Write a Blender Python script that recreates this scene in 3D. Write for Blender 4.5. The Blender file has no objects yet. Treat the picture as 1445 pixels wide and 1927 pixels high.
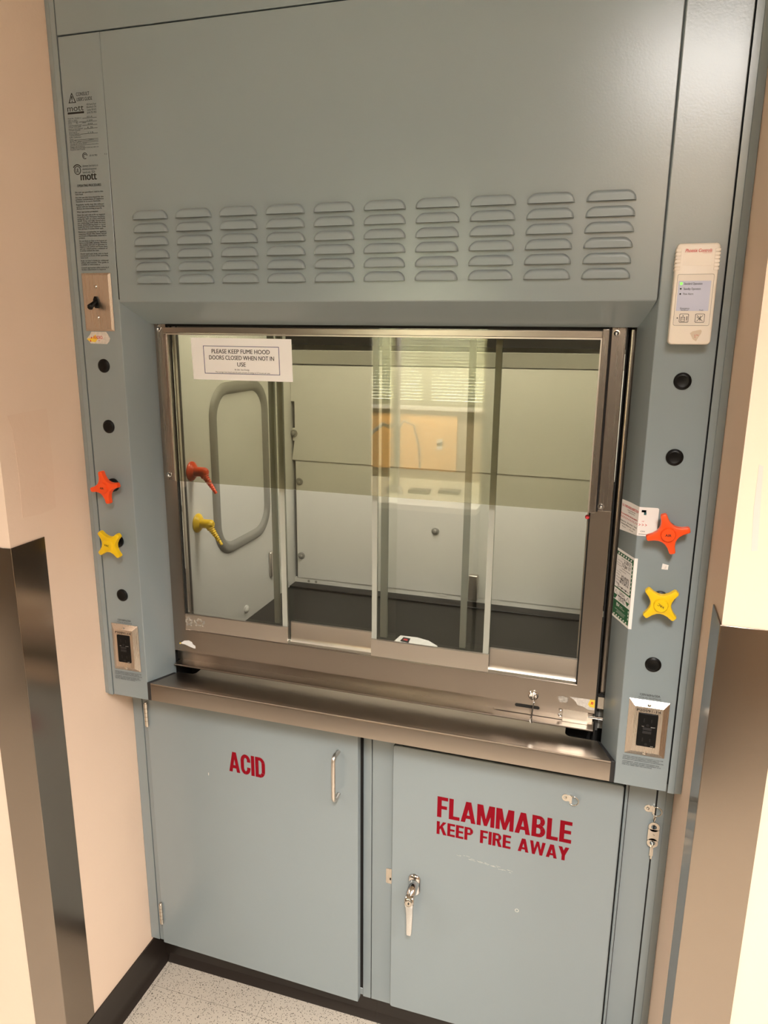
import bpy, bmesh, math, random
from mathutils import Vector, Matrix, Euler

random.seed(7)
SC = bpy.context.scene
COL = SC.collection
PI = math.pi

# ------------------------------------------------------------------ camera, world, light, exposure
cam = bpy.data.cameras.new('camera')
cam.sensor_fit = 'VERTICAL'
cam.sensor_height = 24.0
cam.lens = 24.0 * 1392.87 / 1927.0
cam.clip_start = 0.02
camo = bpy.data.objects.new('camera', cam)
COL.objects.link(camo)
camo.location = (0.46350, -1.32605, 1.73237)
camo.rotation_euler = (math.radians(76.16479), math.radians(-0.49330), math.radians(17.40857))
SC.camera = camo

SC.view_settings.view_transform = 'Standard'
SC.view_settings.look = 'None'
SC.view_settings.gamma = 1.0
SC.view_settings.use_curve_mapping = False
SC.view_settings.exposure = 0.15
SC.cycles.max_bounces = 10
SC.cycles.transparent_max_bounces = 24
SC.cycles.glossy_bounces = 6
SC.cycles.caustics_reflective = False
SC.cycles.caustics_refractive = False
SC.cycles.sample_clamp_indirect = 6.0

LAMP_STRENGTH = 21.0          # glow of the ceiling panels' diffusers
LAMP_POWER = 60.0             # watts of each lamp, shone down through the panel
SKY_STRENGTH = 40.0           # daylight behind the blind
world = bpy.data.worlds.new('world')
SC.world = world
world.use_nodes = True
world.node_tree.nodes['Background'].inputs[0].default_value = (0.9, 0.95, 1.0, 1)
world.node_tree.nodes['Background'].inputs[1].default_value = 0.3

# (x, y, length_y) of the ceiling troffers, 0.6 m wide
CEIL = 2.75
LAMPS = [(0.74, -2.06, 0.94, 1.28, 124), (-2.25, -1.60, 1.2, 0.65, 134), (2.30, -1.60, 1.2, 0.80, 138)]  # the last one is fill, added to brighten the left wall
HOOD_LAMP = 12.5               # strip light in the roof of the hood's chamber

# ------------------------------------------------------------------ materials
def new_mat(name):
    m = bpy.data.materials.new(name)
    m.use_nodes = True
    nt = m.node_tree
    return m, nt, nt.nodes['Principled BSDF']

def mat(name, col, rough=0.5, metal=0.0, spec=0.5, bump=0.0, bscale=200.0, var=0.0, vscale=6.0, coat=0.0, emit=None, estr=0.0):
    m, nt, b = new_mat(name)
    b.inputs['Base Color'].default_value = (*col, 1)
    b.inputs['Roughness'].default_value = rough
    b.inputs['Metallic'].default_value = metal
    b.inputs['Specular IOR Level'].default_value = spec
    b.inputs['Coat Weight'].default_value = coat
    tc = nt.nodes.new('ShaderNodeTexCoord')
    if bump:
        n = nt.nodes.new('ShaderNodeTexNoise'); n.inputs['Scale'].default_value = bscale
        n.inputs['Detail'].default_value = 3
        nt.links.new(tc.outputs['Object'], n.inputs['Vector'])
        bp = nt.nodes.new('ShaderNodeBump'); bp.inputs['Strength'].default_value = bump
        bp.inputs['Distance'].default_value = 0.002
        nt.links.new(n.outputs['Fac'], bp.inputs['Height'])
        nt.links.new(bp.outputs['Normal'], b.inputs['Normal'])
    if var:
        n = nt.nodes.new('ShaderNodeTexNoise'); n.inputs['Scale'].default_value = vscale
        n.inputs['Detail'].default_value = 4
        nt.links.new(tc.outputs['Object'], n.inputs['Vector'])
        mr = nt.nodes.new('ShaderNodeMapRange')
        mr.inputs['From Min'].default_value = 0.3; mr.inputs['From Max'].default_value = 0.7
        mr.inputs['To Min'].default_value = 1 - var; mr.inputs['To Max'].default_value = 1 + var
        nt.links.new(n.outputs['Fac'], mr.inputs['Value'])
        vm = nt.nodes.new('ShaderNodeVectorMath'); vm.operation = 'SCALE'
        vm.inputs[0].default_value = col
        nt.links.new(mr.outputs['Result'], vm.inputs['Scale'])
        nt.links.new(vm.outputs['Vector'], b.inputs['Base Color'])
    if emit:
        b.inputs['Emission Color'].default_value = (*emit, 1)
        b.inputs['Emission Strength'].default_value = estr
    return m

def brushed(name, col, rough, stretch, amount=0.12, bump=0.05):
    m, nt, b = new_mat(name)
    b.inputs['Base Color'].default_value = (*col, 1)
    b.inputs['Metallic'].default_value = 1.0
    tc = nt.nodes.new('ShaderNodeTexCoord')
    mp = nt.nodes.new('ShaderNodeMapping'); mp.inputs['Scale'].default_value = stretch
    nt.links.new(tc.outputs['Object'], mp.inputs['Vector'])
    n = nt.nodes.new('ShaderNodeTexNoise'); n.inputs['Scale'].default_value = 1.0; n.inputs['Detail'].default_value = 4
    nt.links.new(mp.outputs['Vector'], n.inputs['Vector'])
    mr = nt.nodes.new('ShaderNodeMapRange')
    mr.inputs['To Min'].default_value = rough - amount * 0.5; mr.inputs['To Max'].default_value = rough + amount
    nt.links.new(n.outputs['Fac'], mr.inputs['Value'])
    nt.links.new(mr.outputs['Result'], b.inputs['Roughness'])
    bp = nt.nodes.new('ShaderNodeBump'); bp.inputs['Strength'].default_value = bump; bp.inputs['Distance'].default_value = 0.001
    nt.links.new(n.outputs['Fac'], bp.inputs['Height'])
    if bump: nt.links.new(bp.outputs['Normal'], b.inputs['Normal'])
    return m

def glass_mat(name, tint, ior=1.45, refl=1.0, rough=0.0):
    m = bpy.data.materials.new(name); m.use_nodes = True
    nt = m.node_tree; nt.nodes.clear()
    out = nt.nodes.new('ShaderNodeOutputMaterial')
    tr = nt.nodes.new('ShaderNodeBsdfTransparent'); tr.inputs['Color'].default_value = (*tint, 1)
    gl = nt.nodes.new('ShaderNodeBsdfGlossy'); gl.inputs['Roughness'].default_value = rough
    gl.inputs['Color'].default_value = (refl, refl, refl, 1)
    fr = nt.nodes.new('ShaderNodeFresnel'); fr.inputs['IOR'].default_value = ior
    mx = nt.nodes.new('ShaderNodeMixShader')
    nt.links.new(fr.outputs[0], mx.inputs['Fac'])
    nt.links.new(tr.outputs[0], mx.inputs[1]); nt.links.new(gl.outputs[0], mx.inputs[2])
    nt.links.new(mx.outputs[0], out.inputs['Surface'])
    return m

def frosted_mat(name, col, fac):
    m = bpy.data.materials.new(name); m.use_nodes = True
    nt = m.node_tree; nt.nodes.clear()
    out = nt.nodes.new('ShaderNodeOutputMaterial')
    tr = nt.nodes.new('ShaderNodeBsdfTransparent'); tr.inputs['Color'].default_value = (0.9, 0.92, 0.88, 1)
    pb = nt.nodes.new('ShaderNodeBsdfPrincipled'); pb.inputs['Base Color'].default_value = (*col, 1)
    pb.inputs['Roughness'].default_value = 0.3
    mx = nt.nodes.new('ShaderNodeMixShader'); mx.inputs['Fac'].default_value = fac
    nt.links.new(tr.outputs[0], mx.inputs[1]); nt.links.new(pb.outputs[0], mx.inputs[2])
    nt.links.new(mx.outputs[0], out.inputs['Surface'])
    return m

def emission_mat(name, col, strength):
    m = bpy.data.materials.new(name); m.use_nodes = True
    nt = m.node_tree; nt.nodes.clear()
    out = nt.nodes.new('ShaderNodeOutputMaterial')
    e = nt.nodes.new('ShaderNodeEmission'); e.inputs[0].default_value = (*col, 1); e.inputs[1].default_value = strength
    nt.links.new(e.outputs[0], out.inputs['Surface'])
    return m

def floor_mat():
    m, nt, b = new_mat('speckled_vinyl_tile')
    tc = nt.nodes.new('ShaderNodeTexCoord')
    # short dark chips: stretched voronoi cells thresholded
    base = (0.56, 0.49, 0.41)
    v = nt.nodes.new('ShaderNodeTexVoronoi'); v.inputs['Scale'].default_value = 235; v.inputs['Randomness'].default_value = 1
    n0 = nt.nodes.new('ShaderNodeTexNoise'); n0.inputs['Scale'].default_value = 60
    nt.links.new(tc.outputs['Object'], n0.inputs['Vector'])
    add = nt.nodes.new('ShaderNodeVectorMath'); add.operation = 'MULTIPLY_ADD'
    add.inputs[1].default_value = (0.012, 0.012, 0.012)
    nt.links.new(n0.outputs['Color'], add.inputs[0]); nt.links.new(tc.outputs['Object'], add.inputs[2])
    nt.links.new(add.outputs[0], v.inputs['Vector'])
    ramp = nt.nodes.new('ShaderNodeValToRGB')
    ramp.color_ramp.elements[0].position = 0.26; ramp.color_ramp.elements[0].color = (1, 1, 1, 1)
    ramp.color_ramp.elements[1].position = 0.32; ramp.color_ramp.elements[1].color = (0, 0, 0, 1)
    nt.links.new(v.outputs['Distance'], ramp.inputs['Fac'])
    sep = nt.nodes.new('ShaderNodeSeparateColor'); nt.links.new(v.outputs['Color'], sep.inputs[0])
    gt = nt.nodes.new('ShaderNodeMath'); gt.operation = 'GREATER_THAN'; gt.inputs[1].default_value = 0.22
    nt.links.new(sep.outputs[0], gt.inputs[0])
    mul = nt.nodes.new('ShaderNodeMath'); mul.operation = 'MULTIPLY'
    nt.links.new(ramp.outputs[0], mul.inputs[0]); nt.links.new(gt.outputs[0], mul.inputs[1])
    mix = nt.nodes.new('ShaderNodeMix'); mix.data_type = 'RGBA'
    mix.inputs[6].default_value = (*base, 1); mix.inputs[7].default_value = (0.10, 0.085, 0.065, 1)
    nt.links.new(mul.outputs[0], mix.inputs[0])
    # 305 mm tile joints
    mp = nt.nodes.new('ShaderNodeMapping'); mp.inputs['Location'].default_value = (0.302 + 3.05, -0.06 + 3.05, 0)
    nt.links.new(tc.outputs['Object'], mp.inputs['Vector'])
    br = nt.nodes.new('ShaderNodeTexBrick'); br.offset = 0.0
    br.inputs['Scale'].default_value = 1.0
    br.inputs['Color1'].default_value = (1, 1, 1, 1); br.inputs['Color2'].default_value = (1, 1, 1, 1)
    br.inputs['Mortar'].default_value = (0.45, 0.44, 0.42, 1)
    br.inputs['Mortar Size'].default_value = 0.0006; br.inputs['Mortar Smooth'].default_value = 0.0
    br.inputs['Brick Width'].default_value = 0.305; br.inputs['Row Height'].default_value = 0.305
    nt.links.new(mp.outputs['Vector'], br.inputs['Vector'])
    m2 = nt.nodes.new('ShaderNodeMix'); m2.data_type = 'RGBA'; m2.blend_type = 'MULTIPLY'; m2.inputs[0].default_value = 1.0
    nt.links.new(mix.outputs[2], m2.inputs[6]); nt.links.new(br.outputs['Color'], m2.inputs[7])
    nt.links.new(m2.outputs[2], b.inputs['Base Color'])
    b.inputs['Roughness'].default_value = 0.4
    return m

M = {}
M['paint'] = mat('blue_grey_paint', (0.245, 0.288, 0.305), 0.23, spec=0.75, bump=0.06, bscale=260, var=0.012)
M['paint_smooth'] = mat('blue_grey_paint_smooth', (0.245, 0.288, 0.305), 0.30, var=0.012)
M['wall'] = mat('cream_wall_paint', (0.86, 0.665, 0.52), 0.62, bump=0.12, bscale=120, var=0.02, vscale=4)
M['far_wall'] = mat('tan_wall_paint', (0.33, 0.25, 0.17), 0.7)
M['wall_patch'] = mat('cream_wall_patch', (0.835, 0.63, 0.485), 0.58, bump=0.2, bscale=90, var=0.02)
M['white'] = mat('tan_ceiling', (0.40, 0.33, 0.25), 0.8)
M['steel'] = brushed('brushed_stainless', (0.425, 0.372, 0.322), 0.28, (10, 900, 900), 0.03, 0.0)
M['steel_v'] = brushed('brushed_stainless_vertical', (0.37, 0.328, 0.295), 0.26, (900, 900, 8), 0.03, 0.0)
M['plate'] = brushed('brushed_plate', (0.60, 0.53, 0.46), 0.27, (900, 900, 10), 0.03, 0.0)
M['alum'] = brushed('satin_aluminium', (0.70, 0.645, 0.585), 0.34, (10, 900, 900), 0.03, 0.0)
M['guard'] = brushed('corner_guard_steel', (0.335, 0.285, 0.238), 0.19, (900, 900, 6), 0.03, 0.0)
M['chrome'] = mat('chrome', (0.75, 0.74, 0.73), 0.09, 1.0)
M['nickel'] = mat('nickel_hardware', (0.58, 0.54, 0.48), 0.25, 1.0)
M['black'] = mat('black_plastic', (0.003, 0.003, 0.003), 0.40, spec=0.22)
M['gasket'] = mat('black_gasket', (0.014, 0.013, 0.014), 0.5)
M['dark'] = mat('dark_gap', (0.010, 0.009, 0.008), 0.8)  # black painted in for shaded gaps and openings; also on the channel seals
M['rubber'] = mat('black_rubber_base', (0.020, 0.014, 0.011), 0.36, bump=0.05, bscale=40)
M['ink'] = mat('black_ink', (0.012, 0.012, 0.012), 0.6)
M['red'] = mat('red_lettering', (0.235, 0.002, 0.010), 0.75, spec=0.12)
M['redink'] = mat('red_ink', (0.62, 0.03, 0.04), 0.5)
M['orange'] = mat('orange_plastic', (0.90, 0.085, 0.012), 0.32)
M['yellow'] = mat('yellow_plastic', (0.86, 0.56, 0.010), 0.30)
M['liner'] = mat('white_liner', (0.78, 0.765, 0.715), 0.42, var=0.015)
M['liner_lit'] = mat('lit_liner_cap', (0.84, 0.83, 0.78), 0.4)  # whiter copy of the liner, lamp light put into its colour
M['gasket_grey'] = mat('grey_rubber_gasket', (0.30, 0.29, 0.26), 0.45)
M['epoxy'] = mat('black_epoxy_top', (0.009, 0.0075, 0.006), 0.34, spec=0.3, bump=0.02, bscale=60, var=0.15)
M['glass'] = glass_mat('pane_glass', (0.985, 0.992, 0.980), 1.58)
M['shield'] = glass_mat('shield_acrylic', (0.80, 0.785, 0.70), 1.58)
M['trim'] = frosted_mat('clear_plastic_trim', (0.66, 0.66, 0.60), 0.45)
M['paper'] = mat('white_paper', (0.90, 0.88, 0.86), 0.7)
M['paper_edge'] = mat('white_sticker', (0.86, 0.82, 0.79), 0.55)
M['blueink'] = mat('navy_border_ink', (0.03, 0.05, 0.16), 0.6)
M['green'] = mat('dark_green_ink', (0.010, 0.095, 0.035), 0.5)
M['teal'] = mat('teal_ink', (0.02, 0.10, 0.11), 0.5)
M['cream'] = mat('cream_plastic', (0.88, 0.79, 0.68), 0.42)
M['cream_d'] = mat('cream_plastic_side', (0.66, 0.54, 0.41), 0.45)
M['clearfilm'] = mat('clear_window_film', (0.86, 0.78, 0.69), 0.15, coat=0.6)
M['screen'] = mat('pale_lit_display', (0.50, 0.50, 0.58), 0.3, emit=(0.62, 0.64, 0.85), estr=0.10)
M['led'] = mat('green_led', (0.2, 0.8, 0.1), 0.3, emit=(0.25, 1.0, 0.12), estr=0.9)
M['torn'] = mat('torn_paper_residue', (0.66, 0.60, 0.54), 0.75, bump=0.3, bscale=300, var=0.12, vscale=150)
M['residue'] = mat('glue_residue', (0.42, 0.38, 0.33), 0.7, bump=0.3, bscale=300, var=0.2, vscale=200)
M['stkyellow'] = mat('yellow_sticker', (0.85, 0.60, 0.06), 0.5)
M['chip'] = mat('chipped_primer', (0.62, 0.60, 0.55), 0.6)
M['lamp'] = emission_mat('lamp_diffuser', (1.0, 0.95, 0.90), LAMP_STRENGTH)
M['lamp_dim'] = emission_mat('lamp_diffuser_dim', (1.0, 0.90, 0.78), LAMP_STRENGTH * 0.3)
M['hoodlamp'] = emission_mat('hood_lamp_tube', (1.0, 0.93, 0.80), HOOD_LAMP)
M['lampframe'] = mat('white_lamp_frame', (0.75, 0.73, 0.70), 0.5)
M['daylight'] = emission_mat('daylit_window', (0.95, 1.0, 0.86), SKY_STRENGTH)
M['slat'] = frosted_mat('translucent_blind_slat', (0.80, 0.79, 0.66), 0.90)
M['cork'] = mat('tan_pin_board', (0.74, 0.40, 0.13), 0.8, var=0.05, vscale=60)
M['bench'] = mat('pale_bench_top', (0.66, 0.64, 0.55), 0.4)
M['cabgrey'] = mat('dark_grey_cabinet', (0.10, 0.095, 0.085), 0.5)
M['floor'] = floor_mat()

# ------------------------------------------------------------------ geometry helpers
def box(bm, x0, x1, y0, y1, z0, z1, mi=0):
    v = [bm.verts.new(p) for p in ((x0, y0, z0), (x1, y0, z0), (x1, y1, z0), (x0, y1, z0),
                                   (x0, y0, z1), (x1, y0, z1), (x1, y1, z1), (x0, y1, z1))]
    fs = []
    for f in ((3, 2, 1, 0), (4, 5, 6, 7), (0, 1, 5, 4), (1, 2, 6, 5), (2, 3, 7, 6), (3, 0, 4, 7)):
        fc = bm.faces.new([v[i] for i in f]); fc.material_index = mi; fs.append(fc)
    return v

def prism(bm, pts, vec, mi=0):
    """polygon pts (3D) extruded along vec"""
    vec = Vector(vec)
    a = [bm.verts.new(Vector(p)) for p in pts]
    b = [bm.verts.new(Vector(p) + vec) for p in pts]
    n = len(pts)
    fs = [bm.faces.new(a[::-1]), bm.faces.new(b)]
    for i in range(n):
        fs.append(bm.faces.new([a[i], a[(i + 1) % n], b[(i + 1) % n], b[i]]))
    for f in fs: f.material_index = mi
    bmesh.ops.recalc_face_normals(bm, faces=fs)
    return a, b

def ring_frame(axis):
    a = Vector(axis).normalized()
    u = a.orthogonal().normalized()
    return u, a.cross(u)

def loft(bm, rings, mi=0, cap0=True, cap1=True):
    vr = [[bm.verts.new(p) for p in r] for r in rings]
    n = len(vr[0]); fs = []
    for a, b in zip(vr, vr[1:]):
        for i in range(n):
            fs.append(bm.faces.new([a[i], a[(i + 1) % n], b[(i + 1) % n], b[i]]))
    if cap0: fs.append(bm.faces.new(vr[0][::-1]))
    if cap1: fs.append(bm.faces.new(vr[-1]))
    for f in fs: f.material_index = mi
    bmesh.ops.recalc_face_normals(bm, faces=fs)
    return vr

def lathe(bm, origin, axis, prof, seg=24, mi=0, sx=1.0, sy=1.0):
    """prof: list of (dist along axis, radius)"""
    o = Vector(origin); a = Vector(axis).normalized(); u, w = ring_frame(a)
    rings = []
    for d, r in prof:
        rings.append([o + a * d + (u * math.cos(2 * PI * i / seg) * sx + w * math.sin(2 * PI * i / seg) * sy) * max(r, 1e-5) for i in range(seg)])
    return loft(bm, rings, mi)

def cyl(bm, p0, p1, r0, r1=None, seg=20, mi=0):
    p0 = Vector(p0); p1 = Vector(p1)
    return lathe(bm, p0, p1 - p0, [(0, r0), ((p1 - p0).length, r0 if r1 is None else r1)], seg, mi)

def tube(bm, pts, r, seg=10, mi=0, closed=False):
    pts = [Vector(p) for p in pts]
    n = len(pts); rings = []
    u = None
    for i, p in enumerate(pts):
        if closed: t = (pts[(i + 1) % n] - pts[i - 1]).normalized()
        else: t = (pts[min(i + 1, n - 1)] - pts[max(i - 1, 0)]).normalized()
        if u is None: u = t.orthogonal().normalized()
        u = (u - t * u.dot(t)).normalized(); w = t.cross(u)
        rr = r[i] if isinstance(r, (list, tuple)) else r
        rings.append([p + (u * math.cos(2 * PI * k / seg) + w * math.sin(2 * PI * k / seg)) * rr for k in range(seg)])
    if closed:
        rings.append(rings[0])
        vr = [[bm.verts.new(p) for p in q] for q in rings[:-1]]; vr.append(vr[0])
        fs = []
        for a, b in zip(vr, vr[1:]):
            for i in range(seg): fs.append(bm.faces.new([a[i], a[(i + 1) % seg], b[(i + 1) % seg], b[i]]))
        for f in fs: f.material_index = mi
        bmesh.ops.recalc_face_normals(bm, faces=fs)
    else:
        loft(bm, rings, mi)

def rrect(w, h, r, n=5):
    """rounded rectangle outline centred on 0, CCW"""
    out = []
    for cx, cy, a0 in ((w / 2 - r, h / 2 - r, 0), (-w / 2 + r, h / 2 - r, 90), (-w / 2 + r, -h / 2 + r, 180), (w / 2 - r, -h / 2 + r, 270)):
        for k in range(n + 1):
            a = math.radians(a0 + 90 * k / n)
            out.append((cx + r * math.cos(a), cy + r * math.sin(a)))
    return out

class Plane:
    """local 2D frame on a surface: origin o, u right, v up, n = u x v out of the surface"""
    def __init__(s, o, u=(1, 0, 0), v=(0, 0, 1)):
        s.o = Vector(o); s.u = Vector(u).normalized(); s.v = Vector(v).normalized(); s.n = s.u.cross(s.v).normalized()
    def p(s, a, b, d=0.0): return s.o + s.u * a + s.v * b + s.n * d

def slab(bm, pl, pts, t, d=0.0, mi=0):
    """polygon in plane pl, thickness t outwards starting at offset d"""
    prism(bm, [pl.p(a, b, d) for a, b in pts], pl.n * t, mi)

def rect(u0, u1, v0, v1): return [(u0, v0), (u1, v0), (u1, v1), (u0, v1)]

def frame_slab(bm, pl, u0, u1, v0, v1, w, t, d=0.0, mi=0):
    slab(bm, pl, rect(u0, u1, v0, v0 + w), t, d, mi); slab(bm, pl, rect(u0, u1, v1 - w, v1), t, d, mi)
    slab(bm, pl, rect(u0, u0 + w, v0 + w, v1 - w), t, d, mi); slab(bm, pl, rect(u1 - w, u1, v0 + w, v1 - w), t, d, mi)

_text_cache = {}
def text_data(body, bold, shear, spacing, align, line):
    key = (body, bold, shear, spacing, align, line)
    if key not in _text_cache:
        cu = bpy.data.curves.new('glyphs', 'FONT')
        cu.body = body; cu.offset = bold; cu.shear = shear; cu.space_character = spacing; cu.space_line = line
        cu.align_x = align; cu.resolution_u = 3; cu.fill_mode = 'FRONT'
        ob = bpy.data.objects.new('glyphs', cu); COL.objects.link(ob)
        dg = bpy.context.evaluated_depsgraph_get()
        me = bpy.data.meshes.new_from_object(ob.evaluated_get(dg))
        vs = [(v.co.x, v.co.y) for v in me.vertices]; fs = [tuple(p.vertices) for p in me.polygons]
        bpy.data.objects.remove(ob); bpy.data.curves.remove(cu); bpy.data.meshes.remove(me)
        _text_cache[key] = (vs, fs)
    return _text_cache[key]

def text(bm, body, pl, u0, u1, v0, v1, d=0.0005, bold=0.0, shear=0.0, spacing=1.0, align='LEFT', line=1.0, keep=False, mi=0, rot=0.0):
    """fit text into the rectangle (v0..v1 is the height of a capital); bold stamps it again a hair to each side;
    keep=True keeps the aspect from the height and centres it"""
    vs, fs = text_data(body, 0.0, shear, spacing, align, line)
    if not vs: return
    xs = [p[0] for p in vs]; ys = [p[1] for p in vs]
    x0, x1, y0, y1 = min(xs), max(xs), min(ys), max(ys)
    if any(ch.isalnum() for ch in body): y0, y1 = 0.0, max(0.70, min(y1, 0.74))
    sy = (v1 - v0) / (y1 - y0); sx = (u1 - u0) / (x1 - x0)
    cu_, cv_ = (u0 + u1) / 2, (v0 + v1) / 2
    if keep: sx = sy = min(sx, sy)
    c, s = math.cos(rot), math.sin(rot)
    for q, sh in enumerate((0.0, -1.0, 1.0) if bold else (0.0,)):
        out = []
        for x, y in vs:
            a = (x - (x0 + x1) / 2) * sx + sh * min(bold, 0.03) * 1.1 * sx; b = (y - (y0 + y1) / 2) * sy
            out.append(bm.verts.new(pl.p(cu_ + a * c - b * s, cv_ + a * s + b * c, d + 0.00004 * q)))
        for f in fs:
            try:
                fc = bm.faces.new([out[i] for i in f]); fc.material_index = mi
                fc.normal_update()
                if fc.normal.dot(pl.n) < 0: fc.normal_flip()
            except ValueError: pass

# heavy condensed capitals, cut as overlapping strokes in a unit-high cell: (width, polygons)
def _half_ring(cx, cy, rx, ry, ix, iy, a0=-90, a1=90, n=14):
    out = []
    for k in range(n):
        a = math.radians(a0 + (a1 - a0) * k / n); b = math.radians(a0 + (a1 - a0) * (k + 1) / n)
        out.append([(cx + rx * math.cos(a), cy + ry * math.sin(a)), (cx + rx * math.cos(b), cy + ry * math.sin(b)),
                    (cx + ix * math.cos(b), cy + iy * math.sin(b)), (cx + ix * math.cos(a), cy + iy * math.sin(a))])
    return out
def _mir(w, p): return [(w - x, y) for x, y in p][::-1]
_S = rect(0, 0.21, 0, 1)
_Pb = [rect(0.2, 0.32, 0.84, 1), rect(0.2, 0.32, 0.42, 0.58)] + _half_ring(0.31, 0.71, 0.27, 0.29, 0.07, 0.13)
GLYPHS = {
 'A': (0.70, [[(0, 0), (0.21, 0), (0.43, 1), (0.23, 1)], _mir(0.70, [(0, 0), (0.21, 0), (0.43, 1), (0.23, 1)]), rect(0.18, 0.52, 0.19, 0.35)]),
 'B': (0.61, [_S, rect(0.2, 0.32, 0.84, 1), rect(0.2, 0.32, 0.43, 0.59), rect(0.2, 0.32, 0, 0.16)] + _half_ring(0.30, 0.735, 0.27, 0.265, 0.07, 0.115) + _half_ring(0.31, 0.29, 0.30, 0.29, 0.09, 0.13)),
 'C': (0.60, _half_ring(0.31, 0.66, 0.31, 0.34, 0.10, 0.17, 12, 180) + _half_ring(0.31, 0.34, 0.31, 0.34, 0.10, 0.17, 180, 348) + [rect(0, 0.21, 0.33, 0.67), rect(0.40, 0.615, 0.63, 0.73), rect(0.40, 0.615, 0.27, 0.37)]),
 'D': (0.61, [_S, rect(0.2, 0.29, 0.84, 1), rect(0.2, 0.29, 0, 0.16), rect(0.40, 0.61, 0.33, 0.67)] + _half_ring(0.28, 0.66, 0.33, 0.34, 0.12, 0.18, 0, 90) + _half_ring(0.28, 0.34, 0.33, 0.34, 0.12, 0.18, -90, 0)),
 'E': (0.53, [_S, rect(0.2, 0.53, 0.83, 1), rect(0.2, 0.50, 0.42, 0.58), rect(0.2, 0.53, 0, 0.17)]),
 'F': (0.51, [_S, rect(0.2, 0.51, 0.83, 1), rect(0.2, 0.47, 0.41, 0.57)]),
 'I': (0.21, [_S]),
 'K': (0.68, [_S, [(0.2, 0.36), (0.2, 0.60), (0.43, 1), (0.67, 1)], [(0.27, 0.48), (0.42, 0.66), (0.70, 0), (0.46, 0)]]),
 'L': (0.51, [_S, rect(0.2, 0.51, 0, 0.17)]),
 'M': (0.82, [rect(0, 0.19, 0, 1), rect(0.63, 0.82, 0, 1), [(0.02, 1), (0.27, 1), (0.48, 0.02), (0.34, 0.02)], _mir(0.82, [(0.02, 1), (0.27, 1), (0.48, 0.02), (0.34, 0.02)])]),
 'P': (0.58, [_S] + _Pb),
 'R': (0.62, [_S] + _Pb + [[(0.26, 0.45), (0.46, 0.47), (0.63, 0), (0.40, 0)]]),
 'W': (1.00, [[(0, 1), (0.21, 1), (0.36, 0), (0.17, 0)], [(0.19, 0), (0.35, 0), (0.58, 1), (0.42, 1)], _mir(1.0, [(0, 1), (0.21, 1), (0.36, 0), (0.17, 0)]), _mir(1.0, [(0.19, 0), (0.35, 0), (0.58, 1), (0.42, 1)])]),
 'Y': (0.68, [rect(0.235, 0.445, 0, 0.46), [(0, 1), (0.24, 1), (0.445, 0.45), (0.235, 0.38)], _mir(0.68, [(0, 1), (0.24, 1), (0.445, 0.45), (0.235, 0.38)])]),
}
def block_text(bm, body, pl, u0, u1, v0, v1, gap=0.055, space=0.36, d=0.0004, mi=0):
    total = 0.0; cells = []
    for ch in body:
        if ch == ' ': total += space; continue
        w, polys = GLYPHS[ch]; cells.append((total, polys)); total += w + gap
    total -= gap; sx = (u1 - u0) / total; sy = v1 - v0
    for x0_, polys in cells:
        for k, p in enumerate(polys):
            q = [pl.p(u0 + (x0_ + x) * sx, v0 + y * sy, d + 0.00006 * (k % 7)) for x, y in p]
            f = bm.faces.new([bm.verts.new(v) for v in q]); f.material_index = mi; f.normal_update()
            if f.normal.dot(pl.n) < 0: f.normal_flip()

ORG = {}
def thing(name, label, cat, loc, group=None):
    o = bpy.data.objects.new(name, None); COL.objects.link(o)
    o.empty_display_size = 0.05
    o.location = loc; o['label'] = label; o['category'] = cat
    if group: o['group'] = group
    ORG[o.name] = Vector(loc)
    return o

def obj(name, bm, mats, parent=None, smooth=30, bevel=0.0, segs=2, loc=None):
    org = ORG[parent.name] if parent else Vector(loc if loc is not None else (0, 0, 0))
    if org.length: bmesh.ops.translate(bm, verts=bm.verts, vec=-org)
    me = bpy.data.meshes.new(name)
    bm.normal_update(); bm.to_mesh(me); bm.free()
    for m in (mats if isinstance(mats, (list, tuple)) else [mats]): me.materials.append(M[m])
    if smooth:
        for p in me.polygons: p.use_smooth = True
        me.set_sharp_from_angle(angle=math.radians(smooth))
    o = bpy.data.objects.new(name, me); COL.objects.link(o)
    if parent: o.parent = parent
    else: o.location = org
    ORG[o.name] = org
    if bevel:
        b = o.modifiers.new('edge', 'BEVEL'); b.width = bevel; b.segments = segs; b.limit_method = 'ANGLE'
        b.angle_limit = math.radians(50); b.harden_normals = False
    return o

def tag(o, label, cat, group=None):
    o['label'] = label; o['category'] = cat
    if group: o['group'] = group
    return o

def struct(o): o['kind'] = 'structure'; return o
def B(): return bmesh.new()
def boxobj(name, dims, m, parent=None, bevel=0.0, segs=2, loc=None):
    bm = B(); box(bm, *dims); return obj(name, bm, m, parent, bevel=bevel, segs=segs, loc=loc)

FRONT = Plane((0, 0, 0))
# the slanted inner faces of the two posts
BR = Plane((0.4867, 0.0619, 0), (0.0288, -0.0619, 0), (0, 0, 1))     # right: u runs from the rear to the front edge
BLEN = math.hypot(0.0288, 0.0619)

# ------------------------------------------------------------------ the room
XW = 0.6368
struct(boxobj('floor', (-3.2, 3.2, -2.62, 1.0, -0.1, 0.0), 'floor'))
struct(boxobj('ceiling', (-3.2, 3.2, -2.62, 1.0, CEIL, CEIL + 0.1), 'white'))

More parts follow.
